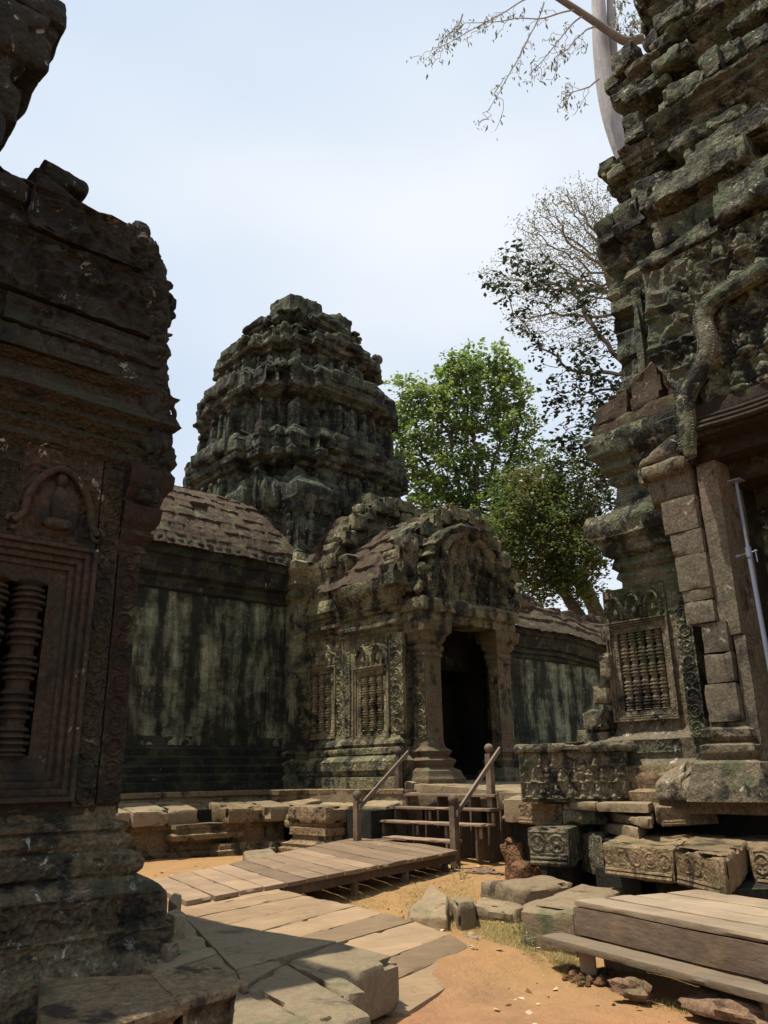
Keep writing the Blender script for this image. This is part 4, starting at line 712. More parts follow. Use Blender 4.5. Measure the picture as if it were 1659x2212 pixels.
# ================================================================== LEFT TEMPLE (near, in shade)
def left_temple():
    Y0 = 6.3; XE = 2.87
    t = thing('shaded_temple', 'dark carved temple corner in shade close by on the left, window with thick balusters', 'temple', (1, 7, .35))
    corner = [(-3.5, Y0), (XE, Y0), (XE, 9.5)]
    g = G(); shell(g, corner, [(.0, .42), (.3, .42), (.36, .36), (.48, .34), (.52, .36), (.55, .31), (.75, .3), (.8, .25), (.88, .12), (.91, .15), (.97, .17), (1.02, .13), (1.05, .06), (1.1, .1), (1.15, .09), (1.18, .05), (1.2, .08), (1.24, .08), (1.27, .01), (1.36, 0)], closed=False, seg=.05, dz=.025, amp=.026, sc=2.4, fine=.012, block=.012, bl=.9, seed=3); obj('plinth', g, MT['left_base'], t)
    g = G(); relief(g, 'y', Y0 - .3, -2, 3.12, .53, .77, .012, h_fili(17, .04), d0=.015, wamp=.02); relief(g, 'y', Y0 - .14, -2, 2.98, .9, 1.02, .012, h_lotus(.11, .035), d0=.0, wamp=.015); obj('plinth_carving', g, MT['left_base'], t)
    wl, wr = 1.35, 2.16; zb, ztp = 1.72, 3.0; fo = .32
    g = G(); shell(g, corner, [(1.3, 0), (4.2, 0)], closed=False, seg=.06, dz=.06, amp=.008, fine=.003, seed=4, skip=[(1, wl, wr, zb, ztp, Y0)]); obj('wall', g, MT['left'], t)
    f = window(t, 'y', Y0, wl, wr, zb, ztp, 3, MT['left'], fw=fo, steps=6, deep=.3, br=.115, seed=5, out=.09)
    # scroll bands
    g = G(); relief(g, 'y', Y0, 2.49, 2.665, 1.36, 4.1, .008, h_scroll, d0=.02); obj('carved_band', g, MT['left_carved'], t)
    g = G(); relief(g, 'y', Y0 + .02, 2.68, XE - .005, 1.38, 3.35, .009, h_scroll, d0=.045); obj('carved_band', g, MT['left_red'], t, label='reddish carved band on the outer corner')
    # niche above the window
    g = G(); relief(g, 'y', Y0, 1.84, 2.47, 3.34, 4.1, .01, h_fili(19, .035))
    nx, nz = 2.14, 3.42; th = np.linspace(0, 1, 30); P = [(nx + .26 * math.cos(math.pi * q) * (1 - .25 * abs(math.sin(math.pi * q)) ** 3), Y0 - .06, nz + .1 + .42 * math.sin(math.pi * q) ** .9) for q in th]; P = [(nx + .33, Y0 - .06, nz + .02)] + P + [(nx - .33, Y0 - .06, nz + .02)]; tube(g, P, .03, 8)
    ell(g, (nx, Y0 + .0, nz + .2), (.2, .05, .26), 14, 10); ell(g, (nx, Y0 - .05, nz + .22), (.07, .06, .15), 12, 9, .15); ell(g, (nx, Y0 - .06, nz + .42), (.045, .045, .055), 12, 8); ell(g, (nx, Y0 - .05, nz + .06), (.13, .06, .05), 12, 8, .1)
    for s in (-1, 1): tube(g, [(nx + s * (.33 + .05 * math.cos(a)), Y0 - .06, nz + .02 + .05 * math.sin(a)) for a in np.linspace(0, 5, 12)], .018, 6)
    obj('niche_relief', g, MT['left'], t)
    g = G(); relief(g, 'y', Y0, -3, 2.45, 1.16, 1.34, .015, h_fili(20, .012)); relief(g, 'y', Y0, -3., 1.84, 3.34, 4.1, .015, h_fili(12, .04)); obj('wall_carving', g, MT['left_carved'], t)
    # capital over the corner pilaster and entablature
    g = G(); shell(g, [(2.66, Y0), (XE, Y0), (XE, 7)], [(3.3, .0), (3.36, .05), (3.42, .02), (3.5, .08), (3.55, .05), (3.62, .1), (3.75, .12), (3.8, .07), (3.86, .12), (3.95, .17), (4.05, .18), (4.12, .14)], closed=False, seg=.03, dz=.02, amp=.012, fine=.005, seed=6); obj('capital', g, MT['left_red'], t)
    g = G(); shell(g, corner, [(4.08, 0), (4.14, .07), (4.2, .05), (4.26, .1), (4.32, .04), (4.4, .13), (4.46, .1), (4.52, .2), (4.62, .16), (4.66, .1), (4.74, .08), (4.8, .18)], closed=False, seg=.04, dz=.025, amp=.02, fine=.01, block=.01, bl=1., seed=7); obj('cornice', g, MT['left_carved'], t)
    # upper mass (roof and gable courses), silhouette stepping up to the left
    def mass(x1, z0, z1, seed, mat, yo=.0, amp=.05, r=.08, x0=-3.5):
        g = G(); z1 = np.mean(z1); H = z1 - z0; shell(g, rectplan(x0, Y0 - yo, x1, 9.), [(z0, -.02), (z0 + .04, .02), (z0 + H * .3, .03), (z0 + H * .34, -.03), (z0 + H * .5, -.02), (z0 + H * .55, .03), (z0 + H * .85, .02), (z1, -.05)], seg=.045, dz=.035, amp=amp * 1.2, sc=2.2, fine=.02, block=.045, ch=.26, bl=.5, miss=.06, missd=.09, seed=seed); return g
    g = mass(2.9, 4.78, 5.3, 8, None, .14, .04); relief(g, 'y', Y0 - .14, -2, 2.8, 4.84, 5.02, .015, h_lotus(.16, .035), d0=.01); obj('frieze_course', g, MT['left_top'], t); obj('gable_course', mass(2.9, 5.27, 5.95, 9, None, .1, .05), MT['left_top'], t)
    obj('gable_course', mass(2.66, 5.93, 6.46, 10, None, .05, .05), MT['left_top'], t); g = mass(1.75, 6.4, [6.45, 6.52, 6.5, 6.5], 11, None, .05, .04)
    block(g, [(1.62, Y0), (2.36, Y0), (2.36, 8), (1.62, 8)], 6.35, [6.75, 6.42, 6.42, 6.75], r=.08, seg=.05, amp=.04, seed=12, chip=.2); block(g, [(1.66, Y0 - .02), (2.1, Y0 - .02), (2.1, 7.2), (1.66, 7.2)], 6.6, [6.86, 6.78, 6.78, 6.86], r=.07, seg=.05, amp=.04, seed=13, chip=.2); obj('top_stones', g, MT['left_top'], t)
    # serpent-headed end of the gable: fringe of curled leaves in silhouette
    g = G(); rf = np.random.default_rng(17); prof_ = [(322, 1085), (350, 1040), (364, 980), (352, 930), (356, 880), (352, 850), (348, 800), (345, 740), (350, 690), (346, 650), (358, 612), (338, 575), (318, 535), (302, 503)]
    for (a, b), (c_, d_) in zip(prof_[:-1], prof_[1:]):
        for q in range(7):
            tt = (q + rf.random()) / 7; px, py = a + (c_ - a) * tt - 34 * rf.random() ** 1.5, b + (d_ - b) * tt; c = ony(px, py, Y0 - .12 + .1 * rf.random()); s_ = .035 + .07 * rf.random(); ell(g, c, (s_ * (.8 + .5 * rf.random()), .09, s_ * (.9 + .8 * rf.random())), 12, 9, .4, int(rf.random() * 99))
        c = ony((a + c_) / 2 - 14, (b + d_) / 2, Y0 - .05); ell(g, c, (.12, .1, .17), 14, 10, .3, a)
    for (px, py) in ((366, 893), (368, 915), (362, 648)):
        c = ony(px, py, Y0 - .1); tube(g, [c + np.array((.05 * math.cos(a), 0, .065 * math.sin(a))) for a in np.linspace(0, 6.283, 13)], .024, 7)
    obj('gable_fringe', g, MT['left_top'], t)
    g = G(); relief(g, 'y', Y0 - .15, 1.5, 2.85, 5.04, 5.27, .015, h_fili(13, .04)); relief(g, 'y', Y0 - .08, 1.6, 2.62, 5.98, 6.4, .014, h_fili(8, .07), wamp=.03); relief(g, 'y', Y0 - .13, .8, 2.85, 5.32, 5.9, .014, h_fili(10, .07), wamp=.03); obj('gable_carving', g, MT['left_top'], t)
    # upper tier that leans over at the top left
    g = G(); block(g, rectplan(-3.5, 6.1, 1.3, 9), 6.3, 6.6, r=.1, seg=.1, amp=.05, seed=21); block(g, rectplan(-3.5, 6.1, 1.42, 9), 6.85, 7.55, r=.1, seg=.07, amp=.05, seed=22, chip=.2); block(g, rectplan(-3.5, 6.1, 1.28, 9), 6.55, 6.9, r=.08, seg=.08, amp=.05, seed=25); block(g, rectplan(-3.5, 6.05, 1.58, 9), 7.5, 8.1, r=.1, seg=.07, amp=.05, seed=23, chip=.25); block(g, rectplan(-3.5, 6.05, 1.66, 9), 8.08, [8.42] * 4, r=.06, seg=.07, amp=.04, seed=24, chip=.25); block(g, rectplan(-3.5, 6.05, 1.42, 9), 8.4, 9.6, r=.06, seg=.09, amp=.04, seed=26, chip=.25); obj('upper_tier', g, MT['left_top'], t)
left_temple()
# ================================================================== TERRACES AND PAVING
def A2(zx, zy): return 221.2 + .5333 * zx, 1493.1 + .5333 * zy      # two enlarged views used for the survey
def A3(zx, zy): return 995.4 + .4 * zx, 1493.1 + .4 * zy
def zq(pts, z, f=None): return [tuple(onz(*(f(*p) if f else p), z)[:2]) for p in pts]
def ccw(q):
    q = [tuple(p) for p in q]; a = sum(q[i][0] * q[(i + 1) % 4][1] - q[(i + 1) % 4][0] * q[i][1] for i in range(4)); return q if a > 0 else q[::-1]
def cen(q): return np.mean(np.array(q), 0)
def slabobj(name, q, z0, z1, mat, parent=None, label=None, cat=None, group=None, r=.03, seg=.07, amp=.008, seed=0, chip=.06, kind=None, sc=2.5):
    q = ccw(q); g = G(); block(g, q, z0, z1, r=r, seg=seg, amp=amp, seed=seed, chip=chip, sc=sc); c = cen(q)
    return obj(name, g, mat, parent, loc=(c[0], c[1], np.mean(z0)), label=label, cat=cat, group=group, kind=kind)
TM = MT['ledge']; FM = MT['floorstone']
def upper_terrace():
    t = thing('stone_terrace', 'raised sandstone terrace with carved edge running below the gallery and porch', 'terrace', (12, 14, 0))
    # plinth that carries gallery and porch
    g = G(); P = [(1, 16.95), (6.6, 16.95), (6.6, 16.9), (11.3, 16.9), (11.3, 16.3), (12.15, 16.3), (12.15, 14.4), (12.45, 14.4), (12.45, 13.3)]
    pr = [(.75, 0), (.9, .0), (.92, .05), (.98, .05), (1.0, .0), (1.04, .03), (1.12, .03), (1.14, .0), (1.16, .06), (1.25, .07), (1.27, .02)]
    shell(g, P, pr, closed=False, seg=.06, dz=.03, amp=.02, fine=.008, block=.02, ch=2., bl=1.1, seed=3); obj('plinth_edge', g, TM, t)
    g = G()
    def flat(c4, z): block(g, c4, z - .5, z, r=.02, seg=.15, amp=.008, sc=2)
    flat(rectplan(1, 16.9, 13.4, 18.2), 1.255); flat(rectplan(11.28, 16.28, 13.4, 16.95), 1.258); flat(rectplan(12.1, 14.35, 13.4, 16.32), 1.25); flat(rectplan(12.42, 13.2, 14, 14.4), 1.246); obj('plinth_top', g, FM, t)
    # paving in front of the door and across to the right temple
    r = np.random.default_rng(2); i = 0; y = 9.0
    while y < 13.6:
        w = .75 + .3 * r.random(); x = 12.62 + .12 * r.random() if y > 10.4 else 12.3
        while x < 19:
            l = 1.0 + .8 * r.random(); slabobj('paving_slab', rectplan(x, y, x + l - .012, min(y + w, 13.62) - .012), .9, [1.2 + max(0, q - 10.2) * .055 + .0 for q in (y, y, y + w, y + w)], FM, t, seed=i, seg=.12, r=.02); x += l; i += 1
        y += w
    g = G(); block(g, rectplan(12.7, 9.1, 19, 13.5), 0., 1.1, r=.02, seg=.3, amp=.02); block(g, rectplan(16, 13.5, 30, 17.4), 0., 1.15, r=.02, seg=.5, amp=.02); [block(g, ccw(q), -.1, zt, r=.02, seg=.3, amp=.02) for q, zt in (([(10.08, 8.42), (9.6, 6.65), (12.6, 7.5), (12.6, 9.5)], .99), ([(9.2, 6.4), (8.75, 5.5), (10.4, 5.3), (10.4, 7.0)], .44), ([(8.4, 5.1), (8.0, 4.3), (10.4, 3), (10.4, 5.4)], .44), ([(10.3, 3), (13, 3), (13, 6.7), (10.3, 6.7)], 1.13), ([(9.3, 6.3), (9.1, 5.5), (10.6, 4.6), (10.8, 6.9)], .76), ([(9.0, 7.0), (9.05, 6.65), (9.9, 7.), (10.3, 7.7)], .5), ([(12.6, 8.9), (13.5, 8.9), (13.5, 10.4), (12.75, 10.4)], 1.))]; obj('terrace_core', g, MT['dim'], t)  # near-black fill colours the gaps under the slabs as shade
    g = G(); shell(g, [(12.55, 13.7), (12.55, 12.9)], [(0, .1), (.3, .05), (.5, .1), (.55, 0), (.85, 0), (.9, .08), (1.18, .1), (1.2, 0)], closed=False, seg=.06, dz=.04, amp=.03, seed=6); obj('terrace_edge', g, TM, t)
upper_terrace()
def lower_terrace():
    t = thing('lower_ledge', 'lower ledge of broken paving slabs on moulded courses along the left of the court', 'terrace', (9, 16, 0))
    top = .93; r = np.random.default_rng(8)
    def foot(q, off, z0, z1, seed, name='course'):
        g = G(); x0, y0 = np.min(np.array(q), 0); x1, y1 = np.max(np.array(q), 0); shell(g, rectplan(x0 + off, y0 + off, x1, y1), [(z0, .1), (z0 + .1, .12), (z0 + .14, .03), (z0 + .2, .03), (z0 + .24, 0), (z1 - .12, 0), (z1 - .08, .06), (z1, .06)], seg=.06, dz=.03, amp=.03, fine=.01, block=.02, ch=1, bl=.6, seed=seed); obj(name, g, TM, t)
    # slabs: (x0,x1,y front)
    spans = [(5.2, 6.4, 16.05), (6.4, 7.6, 16.05), (7.6, 8.45, 16.0), (8.45, 9.15, 16.08), (9.6, 10.5, 15.7), (10.5, 11.3, 15.5)]
    for i, (a, b, yf) in enumerate(spans): slabobj('ledge_slab', [(a, yf + .08 * (i % 2)), (b - .02, yf), (b - .02, 17.1), (a, 17.1)], top - .3, [top, top, 1.1, 1.1], FM if i != 4 else TM, t, seed=i, r=.05, amp=.02, chip=.2)
    slabobj('ledge_slab', rectplan(9.12, 16.5, 9.62, 17.1), top - .35, [top, top, 1.09, 1.09], TM, t, seed=31); slabobj('ledge_slab', rectplan(11.28, 15.6, 11.45, 17.), top - .3, [top, top, 1.1, 1.1], FM, t, seed=32)
    # stepped core below
    for i, (a, b, yf, z0, z1) in enumerate(((5.2, 8.6, 16.3, 0, .62), (8.55, 9.95, 15.95, .34, .64), (8.6, 9.9, 16.2, 0, .35), (9.95, 11.3, 16.1, 0, .62), (9.5, 10.1, 15.78, .0, .2), (10.65, 10.95, 15.6, .0, .18))): foot([(a, yf), (b, 17.2)], 0, z0, z1, i)
    g = G(); block(g, rectplan(4.5, 16.4, 12.4, 17.6), 0, .9, r=.02, seg=.4, amp=.02); block(g, rectplan(11.4, 13.2, 12.5, 17.), 0, .88, r=.02, seg=.4, amp=.01); obj('core', g, MT['dim'], t)  # core coloured near-black to stand in for shade below the ledge
    # corner pedestal and the block on it
    shape = [(10.95, 14.1), (11.55, 14.1), (11.55, 15.25), (10.95, 15.25)]
    g = G(); shell(g, shape, [(0, .22), (.1, .22), (.14, .16), (.2, .18), (.24, .05), (.3, .0), (.36, 0), (.38, .06), (.52, .06), (.54, 0), (.58, .02), (.62, 0)], seg=.05, dz=.03, amp=.02, fine=.01, block=.01, seed=5); obj('corner_pedestal', g, TM, t)
    slabobj('ledge_slab', [(10.88, 14.02), (11.82, 14.0), (11.86, 15.44), (10.86, 15.48)], .62, .94, TM, t, seed=9, r=.04, amp=.02, chip=.2)
    slabobj('ledge_slab', rectplan(11.25, 15.75, 12.25, 16.9), .62, [.94, 1.05, 1.1, 1.06], FM, t, seed=10); slabobj('ledge_slab', rectplan(11.9, 13.3, 12.5, 14.9), .62, [.93, 1.04, 1.05, .94], FM, t, seed=11); slabobj('ledge_slab', rectplan(11.95, 14.92, 12.4, 15.7), .62, [.94, 1.05, 1.05, .94], FM, t, seed=12)
    foot([(11.95, 13.35), (12.5, 15.)], 0, .05, .62, 44)
    slabobj('small_stone', rot4(10.95, 15.4, .2, .2, 20), .5, .68, FM, t, seed=14, r=.06, amp=.03, seg=.05)
lower_terrace()

# ---- loose and fixed blocks on the right
def right_blocks():
    grp = 'stone blocks of the broken right hand stair'
    U = lambda pts, z: zq(pts, z, A3)
    def B(name, pts, z0, z1, m, lab, cat, seed, r=.035, amp=.015, g_=None, chip=.12, seg=.05, car=None, carh=(.0, 1.), per=.2):
        q = ccw(U(pts, z1 if not np.ndim(z1) else np.mean(z1))); o = slabobj(name, q, z0, z1, m, None, lab, cat, g_, r=r, amp=amp, seed=seed, chip=chip, seg=seg)
        if car:      # carved front: raised flower roundels and mouldings along the edge between two footprint corners
            a, b = np.array(U([car[0]], z1)[0]), np.array(U([car[1]], z1)[0]); d = b - a; L_ = np.linalg.norm(d); d /= L_; nn = np.array((d[1], -d[0])); 
            if nn @ a > 0: nn = -nn
            g = G(); H = z1 - z0; zc0 = z0 + H * .3; zc1 = z1 - H * .08; n = max(2, int(L_ / .018)); mz = max(4, int((zc1 - zc0) / .012)); u, z = np.meshgrid(np.linspace(.03, L_ - .03, n), np.linspace(0, zc1 - zc0, mz))
            hh = h_scroll(z, u, zc1 - zc0, L_ - .03) * .6 + .008 * fbm(np.stack([u.ravel() * 9, z.ravel() * 9, z.ravel() * 0 + seed], 1), seed, 3).reshape(u.shape) - .004; V = np.zeros(u.shape + (3,)); V[..., 0] = a[0] + d[0] * u + nn[0] * (hh + .0); V[..., 1] = a[1] + d[1] * u + nn[1] * (hh + .0); V[..., 2] = zc0 + z; g.grid(V)
            for zz, rr in ((z0 + H * .22, .022), (z0 + H * .1, .028)): tube(g, [(a[0] + d[0] * .04, a[1] + d[1] * .04, zz), (b[0] - d[0] * .04, b[1] - d[1] * .04, zz)], rr, 7)
            obj('carved_edge', g, m, o)
        return o
    B('stone_slab', [(760, 820), (1145, 852), (1302, 748), (985, 715)], .47, .8, MT['ledge'], 'long stone slab with roundels on its front edge, left half of the big pair above the bench', 'stone slab', 1, car=((760, 820), (1145, 852)))
    B('stone_slab', [(1150, 853), (1420, 905), (1560, 800), (1305, 748)], .47, .8, MT['ledge'], 'chipped stone slab with white lichen spot, right half of the big pair above the bench', 'stone slab', 2, r=.06, amp=.02, chip=.3, car=((1150, 853), (1400, 900)))
    B('stone_slab', [(1555, 835), (1800, 850), (1800, 745), (1420, 745)], .36, .785, MT['ledge'], 'moulded stone block at the right edge beside the chipped slab', 'stone slab', 3, car=((1560, 837), (1790, 852)))
    B('stone_block', [(607, 752), (755, 772), (900, 738), (735, 715)], .3, .8, MT['right_plain'], 'upright squared block with a small hole, left of the long roundel slab', 'stone block', 4, r=.03)
    B('stone_block', [(355, 735), (578, 742), (690, 712), (540, 693)], .42, .88, MT['carved'], 'mossy block with worn rosettes on its front, right of the wooden stairs', 'stone block', 5, r=.03, car=((355, 735), (578, 742)))
    B('stone_slab', [(545, 640), (785, 640), (900, 605), (690, 598)], .9, 1.08, MT['carved'], 'thin slab with white lichen patch lying behind the rosette block', 'stone slab', 6, r=.03, amp=.02)
    B('stone_slab', [(785, 650), (1030, 690), (1050, 640), (905, 603)], .93, 1.04, FM, 'flat stone slab stepping down between the lichen slab and the moulded block', 'stone slab', 7, r=.03)
    B('stone_slab', [(690, 690), (960, 740), (1030, 690), (790, 660)], .78, .92, FM, 'lower flat slab behind the upright block and long roundel slab', 'stone slab', 17, r=.03)
    B('carved_block', [(1045, 622), (1395, 610), (1330, 560), (1075, 545)], .92, 1.14, MT['ledge'], 'moulded block with a row of lotus buds in front of the pier', 'carved block', 8, r=.05, amp=.02, chip=.25, car=((1065, 624), (1385, 612)))
    B('stone_block', [(1405, 604), (1800, 600), (1700, 560), (1405, 590)], .8, 1.15, MT['right_plain'], 'plain brown stone block at the right edge below the doorway', 'stone block', 9, r=.03)
    # carved terrace front right of the stairs
    B('terrace_kerb', [(212, 585), (560, 600), (720, 596), (470, 565)], .86, 1.17, TM, 'carved kerb stone of the terrace just right of the stair post', 'kerb stone', 10, r=.04, car=((305, 592), (550, 600)))
    # the large relief block on the terrace
    a = onz(*A3(330, 555), 1.2)[:2]; b = onz(1374, 1726, 1.13)[:2]; a = ond(1124, 1715, 11.5)[:2]; b = ond(1365, 1722, 11.15)[:2]; d = (b - a) / np.linalg.norm(b - a); nn = np.array((-d[1], d[0])); nn = nn if nn[0] > 0 else -nn
    t = thing('relief_block', 'large upright block carved with dancing figures standing on the terrace near the doorway', 'carved block', (*((a + b) / 2), 1.2)); zt = 2.0
    q = [a, b, b + nn * .55, a + nn * .55]; g = G(); block(g, ccw(q), 1.17, 1.86, r=.04, seg=.05, amp=.015, seed=5); obj('block_body', g, MT['carved'], t)
    L_ = np.linalg.norm(b - a); u, z = np.meshgrid(np.linspace(0, L_ - .06, 150), np.linspace(0, .58, 50)); hh = h_figs(3, .17, .05)(u, z, L_, .58) + h_fili(13, .03)(u, z, L_, .58); V = np.zeros(u.shape + (3,)); V[..., 0] = a[0] + d[0] * (u + .02) - nn[0] * hh; V[..., 1] = a[1] + d[1] * (u + .02) - nn[1] * hh; V[..., 2] = 1.22 + z
    P = V.reshape(-1, 3); V[..., 0] -= (.02 * fbm(P * 9, 3, 2)).reshape(u.shape); obj('figure_relief', G().grid(V), MT['carved'], t)
    g = G(); block(g, ccw([a - nn * .07 - d * .05, b - nn * .07 + d * .1, b + nn * .55 + d * .1, a + nn * .55 - d * .05]), 1.8, 1.93, r=.04, seg=.05, amp=.02, chip=.15); block(g, ccw([b + d * .0, b + d * .22, b + d * .22 + nn * .4, b + nn * .4]), 1.17, 1.62, r=.05, seg=.05, amp=.03, chip=.15); obj('top_moulding', g, MT['carved'], t)
    # lower stones of the court
    B('stone_slab', [(90, 1020), (340, 1060), (620, 1030), (470, 998)], .0, .3, FM, 'low oblong slab with wavy edge lying on the straw left of the bench', 'stone slab', 11, r=.06, amp=.025, chip=.2)
    B('stone_slab', [(300, 1160), (610, 1195), (905, 1060), (640, 1040)], -.05, .33, FM, 'flat pale slab whose far end disappears behind the wooden bench', 'stone slab', 12, r=.04, amp=.015)
    B('stone_step', [(70, 1150), (300, 1180), (420, 1120), (100, 1110)], -.05, .12, FM, 'thin low step stone in front of the wavy edged slab', 'stone slab', 13, r=.05, amp=.02)
    for pts, z1, lab, sd in (([(1240, 885), (1330, 810), (1395, 850), (1390, 900)], .2, 'pointed triangular stone lying on the straw in front of the deck', 1), ([(1405, 830), (1440, 900), (1510, 890), (1500, 825)], .2, 'angular stone leaning against the wavy edged slab', 2)):
        q = ccw(zq(pts, z1 * .6, A2)); c = cen(q); q = c + (np.array(q) - c) * 1.1; g = G(); block(g, q, -.1, [z1 * .5, z1, z1 * 1.05, z1 * .4], r=.06, seg=.04, amp=.03, seed=sd, chip=.15); obj('rough_stone', g, MT['floorstone'], None, loc=(c[0], c[1], 0), label=lab, cat='stone')
    for (zx, zy, w, l, h, m, lab, sd) in ((915, 1575, .26, .16, .09, 'rock', 'brown rounded rock on the ground under the edge of the bench', 3), (300, 880, .55, .4, .22, 'laterite', 'pitted orange laterite lump at the foot of the stair post', 4), (500, 985, .5, .22, .18, 'laterite', 'tilted laterite brick below the rosette block', 5), (130, 945, .5, .3, .07, 'rock', 'flat orange stone half buried right of the stair post', 6), (770, 1015, .16, .12, .14, 'laterite', 'small red stone wedged below the long roundel slab', 7), (690, 1010, .3, .2, .2, 'right_plain', 'grey packing stone under the upright block', 8), (1560, 1700, .8, .4, .1, 'rock', 'low rounded earth coloured stone at the lower right corner', 9), (55, 1290, .12, .1, .05, 'floorstone', 'tiny pale pebble stone on the straw before the walkway', 10)):
        c = onz(*A3(zx, zy), .08 if zy > 1000 else .12); g = G(); (ell(g, (c[0], c[1], h * .35), (l * .55, w * .6, h * .8), 22, 15, .42, sd) if m != 'right_plain' else block(g, rot4(c[0], c[1], l, w, 15), -.08, h, r=.04, seg=.03, amp=.03, seed=sd)); obj('rock', g, MT[m], None, loc=(c[0], c[1], 0), label=lab, cat='rock')
    # laterite core showing where the kerb has fallen
    for k, (zx, zy, s, h, lab) in enumerate(((305, 735, .3, .62, 'crumbling laterite masonry exposed beside the stair post, upper piece'), (335, 800, .34, .34, 'crumbling laterite masonry exposed beside the stair post, lower piece'))):
        c = (10.0 - .15 * k, 8.35 - .3 * k); g = G(); block(g, rot4(c[0] + .1, c[1], s * 1.3, s * 1.3, 12), -.05, h, r=.1, seg=.04, amp=.07, sc=3.5, seed=k + 60, chip=.3); obj('laterite_core', g, MT['laterite'], None, loc=(c[0], c[1], 0), label=lab, cat='masonry')
    g = G()
    r = np.random.default_rng(4)
    for i in range(70):
        zx = 580 + 200 * r.random() + 40 * r.normal(); zy = 1480 + 80 * r.random(); c = onz(*A3(zx, zy), .0); s = .02 + .04 * r.random() ** 2; ell(g, (c[0], c[1], float(gh(c[0], c[1])) + s * .4), (s, s * .8, s * .7), 7, 5, .3, i)
    for i in range(420):
        x = 3 + 8 * r.random(); y = 1.5 + 12 * r.random(); s = .006 + .016 * r.random() ** 3; ell(g, (x, y, float(gh(x, y)) + s * .3), (s, s * .8, s * .6), 6, 4, .3, i)
    obj('gravel', g, MT['laterite'], kind='stuff')
right_blocks()
def fill_terrace():
    t = thing('terrace_paving', 'worn sandstone paving on the terrace around the relief block', 'paving', (11, 8, 1.1)); v = lambda x, y, z=1.17: tuple(onz(x, y, z)[:2])
    for i, q in enumerate(([v(1087, 1728), v(1180, 1731), (12.6, 8.9), (12.6, 10.3)], [v(1181, 1731), v(1286, 1735), (12.0, 7.6), (12.6, 8.88)], [v(1287, 1735), v(1400, 1738), (9.9, 5.9), (11.9, 7.6)])):
        slabobj('paving_slab', q, (.86, 1.07, 1.07)[i], 1.18, FM, t, seed=i + 70, r=.02, seg=.1)
fill_terrace()

# ---- foreground walkway of stone slabs
def walkway():
    z = .33; grp = None
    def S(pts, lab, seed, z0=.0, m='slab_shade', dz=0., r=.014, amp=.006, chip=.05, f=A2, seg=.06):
        q = ccw(zq(pts, z + dz, f)); return slabobj('walkway_slab', q, z0, z + dz, MT[m], None, lab, 'stone slab', None, r=r, amp=amp, seed=seed, chip=chip, seg=seg)
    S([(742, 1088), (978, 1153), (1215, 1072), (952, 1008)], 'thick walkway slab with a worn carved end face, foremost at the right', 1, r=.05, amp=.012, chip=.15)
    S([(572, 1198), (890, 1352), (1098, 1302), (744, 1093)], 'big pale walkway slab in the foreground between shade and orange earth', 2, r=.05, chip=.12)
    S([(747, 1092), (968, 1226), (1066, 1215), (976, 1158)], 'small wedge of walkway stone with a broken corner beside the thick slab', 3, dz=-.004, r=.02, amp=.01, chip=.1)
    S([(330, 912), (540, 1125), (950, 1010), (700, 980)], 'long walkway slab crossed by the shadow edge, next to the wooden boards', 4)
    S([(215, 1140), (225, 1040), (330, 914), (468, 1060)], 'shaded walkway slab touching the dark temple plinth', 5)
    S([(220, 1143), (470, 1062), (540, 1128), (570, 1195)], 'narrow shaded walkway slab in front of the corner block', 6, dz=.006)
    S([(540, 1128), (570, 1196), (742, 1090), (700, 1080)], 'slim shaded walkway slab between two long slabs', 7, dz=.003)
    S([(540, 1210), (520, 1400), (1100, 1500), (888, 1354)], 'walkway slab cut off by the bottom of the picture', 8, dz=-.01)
    # two moulded blocks at the foot of the dark temple
    def mb(pts, lab, seed, dz):
        q = ccw(zq(pts, z + dz, A2)); c = cen(q); t = thing('plinth_block', lab, 'stone block', (c[0], c[1], 0)); g = G(); q = [np.array(p) for p in q]
        shell(g, q, [(-.05, .0), (.0, .0), (.02, .03), (.08, .03), (.1, .0), (.14, .0), (.16, .025), (.2, .02), (.22, .0), (z + dz - .09, .0), (z + dz - .05, .04), (z + dz - .01, .035), (z + dz, .015)], seg=.04, dz=.02, amp=.012, fine=.008, seed=seed); obj('block_body', g, MT['ledge'], t)
    mb([(222, 1140), (330, 1245), (565, 1180), (420, 1095)], 'moulded block with a ribbed front, shaded, at the corner of the dark temple', 4, .03)
    mb([(-230, 1165), (-230, 1420), (297, 1262), (205, 1148)], 'broad ledge block under the dark temple at the bottom left', 5, .02)
    for k, (pts, h, lab) in enumerate((([(235, 985), (285, 1005), (335, 1000), (300, 955)], .16, 'small squared stone against the shaded plinth on the walkway'), ([(215, 1060), (260, 1100), (310, 1070), (290, 1035)], .08, 'flat stone chip at the foot of the shaded plinth'), ([(265, 900), (300, 930), (318, 880), (290, 860)], .12, 'pointed pale stone peeping out behind the shaded plinth'))):
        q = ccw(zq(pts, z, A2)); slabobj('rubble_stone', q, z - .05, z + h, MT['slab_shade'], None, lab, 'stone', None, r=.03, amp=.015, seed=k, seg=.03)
walkway()

slabobj('bedding_stone', [(2.95, 4.0), (3.6, 4.65), (3.6, 6.9), (2.95, 6.9)], .0, .3, MT['slab_shade'], None, 'sandy bedding stone showing in the joints between the shaded walkway slabs', 'stone slab', seed=3); slabobj('bedding_stone', [(3.64, 5.3), (4.2, 5.6), (4.05, 7.3), (3.64, 7.3)], .0, .29, MT['slab_shade'], None, 'sandy bedding stone in the joints of the long slab beside the boards', 'stone slab', seed=4)
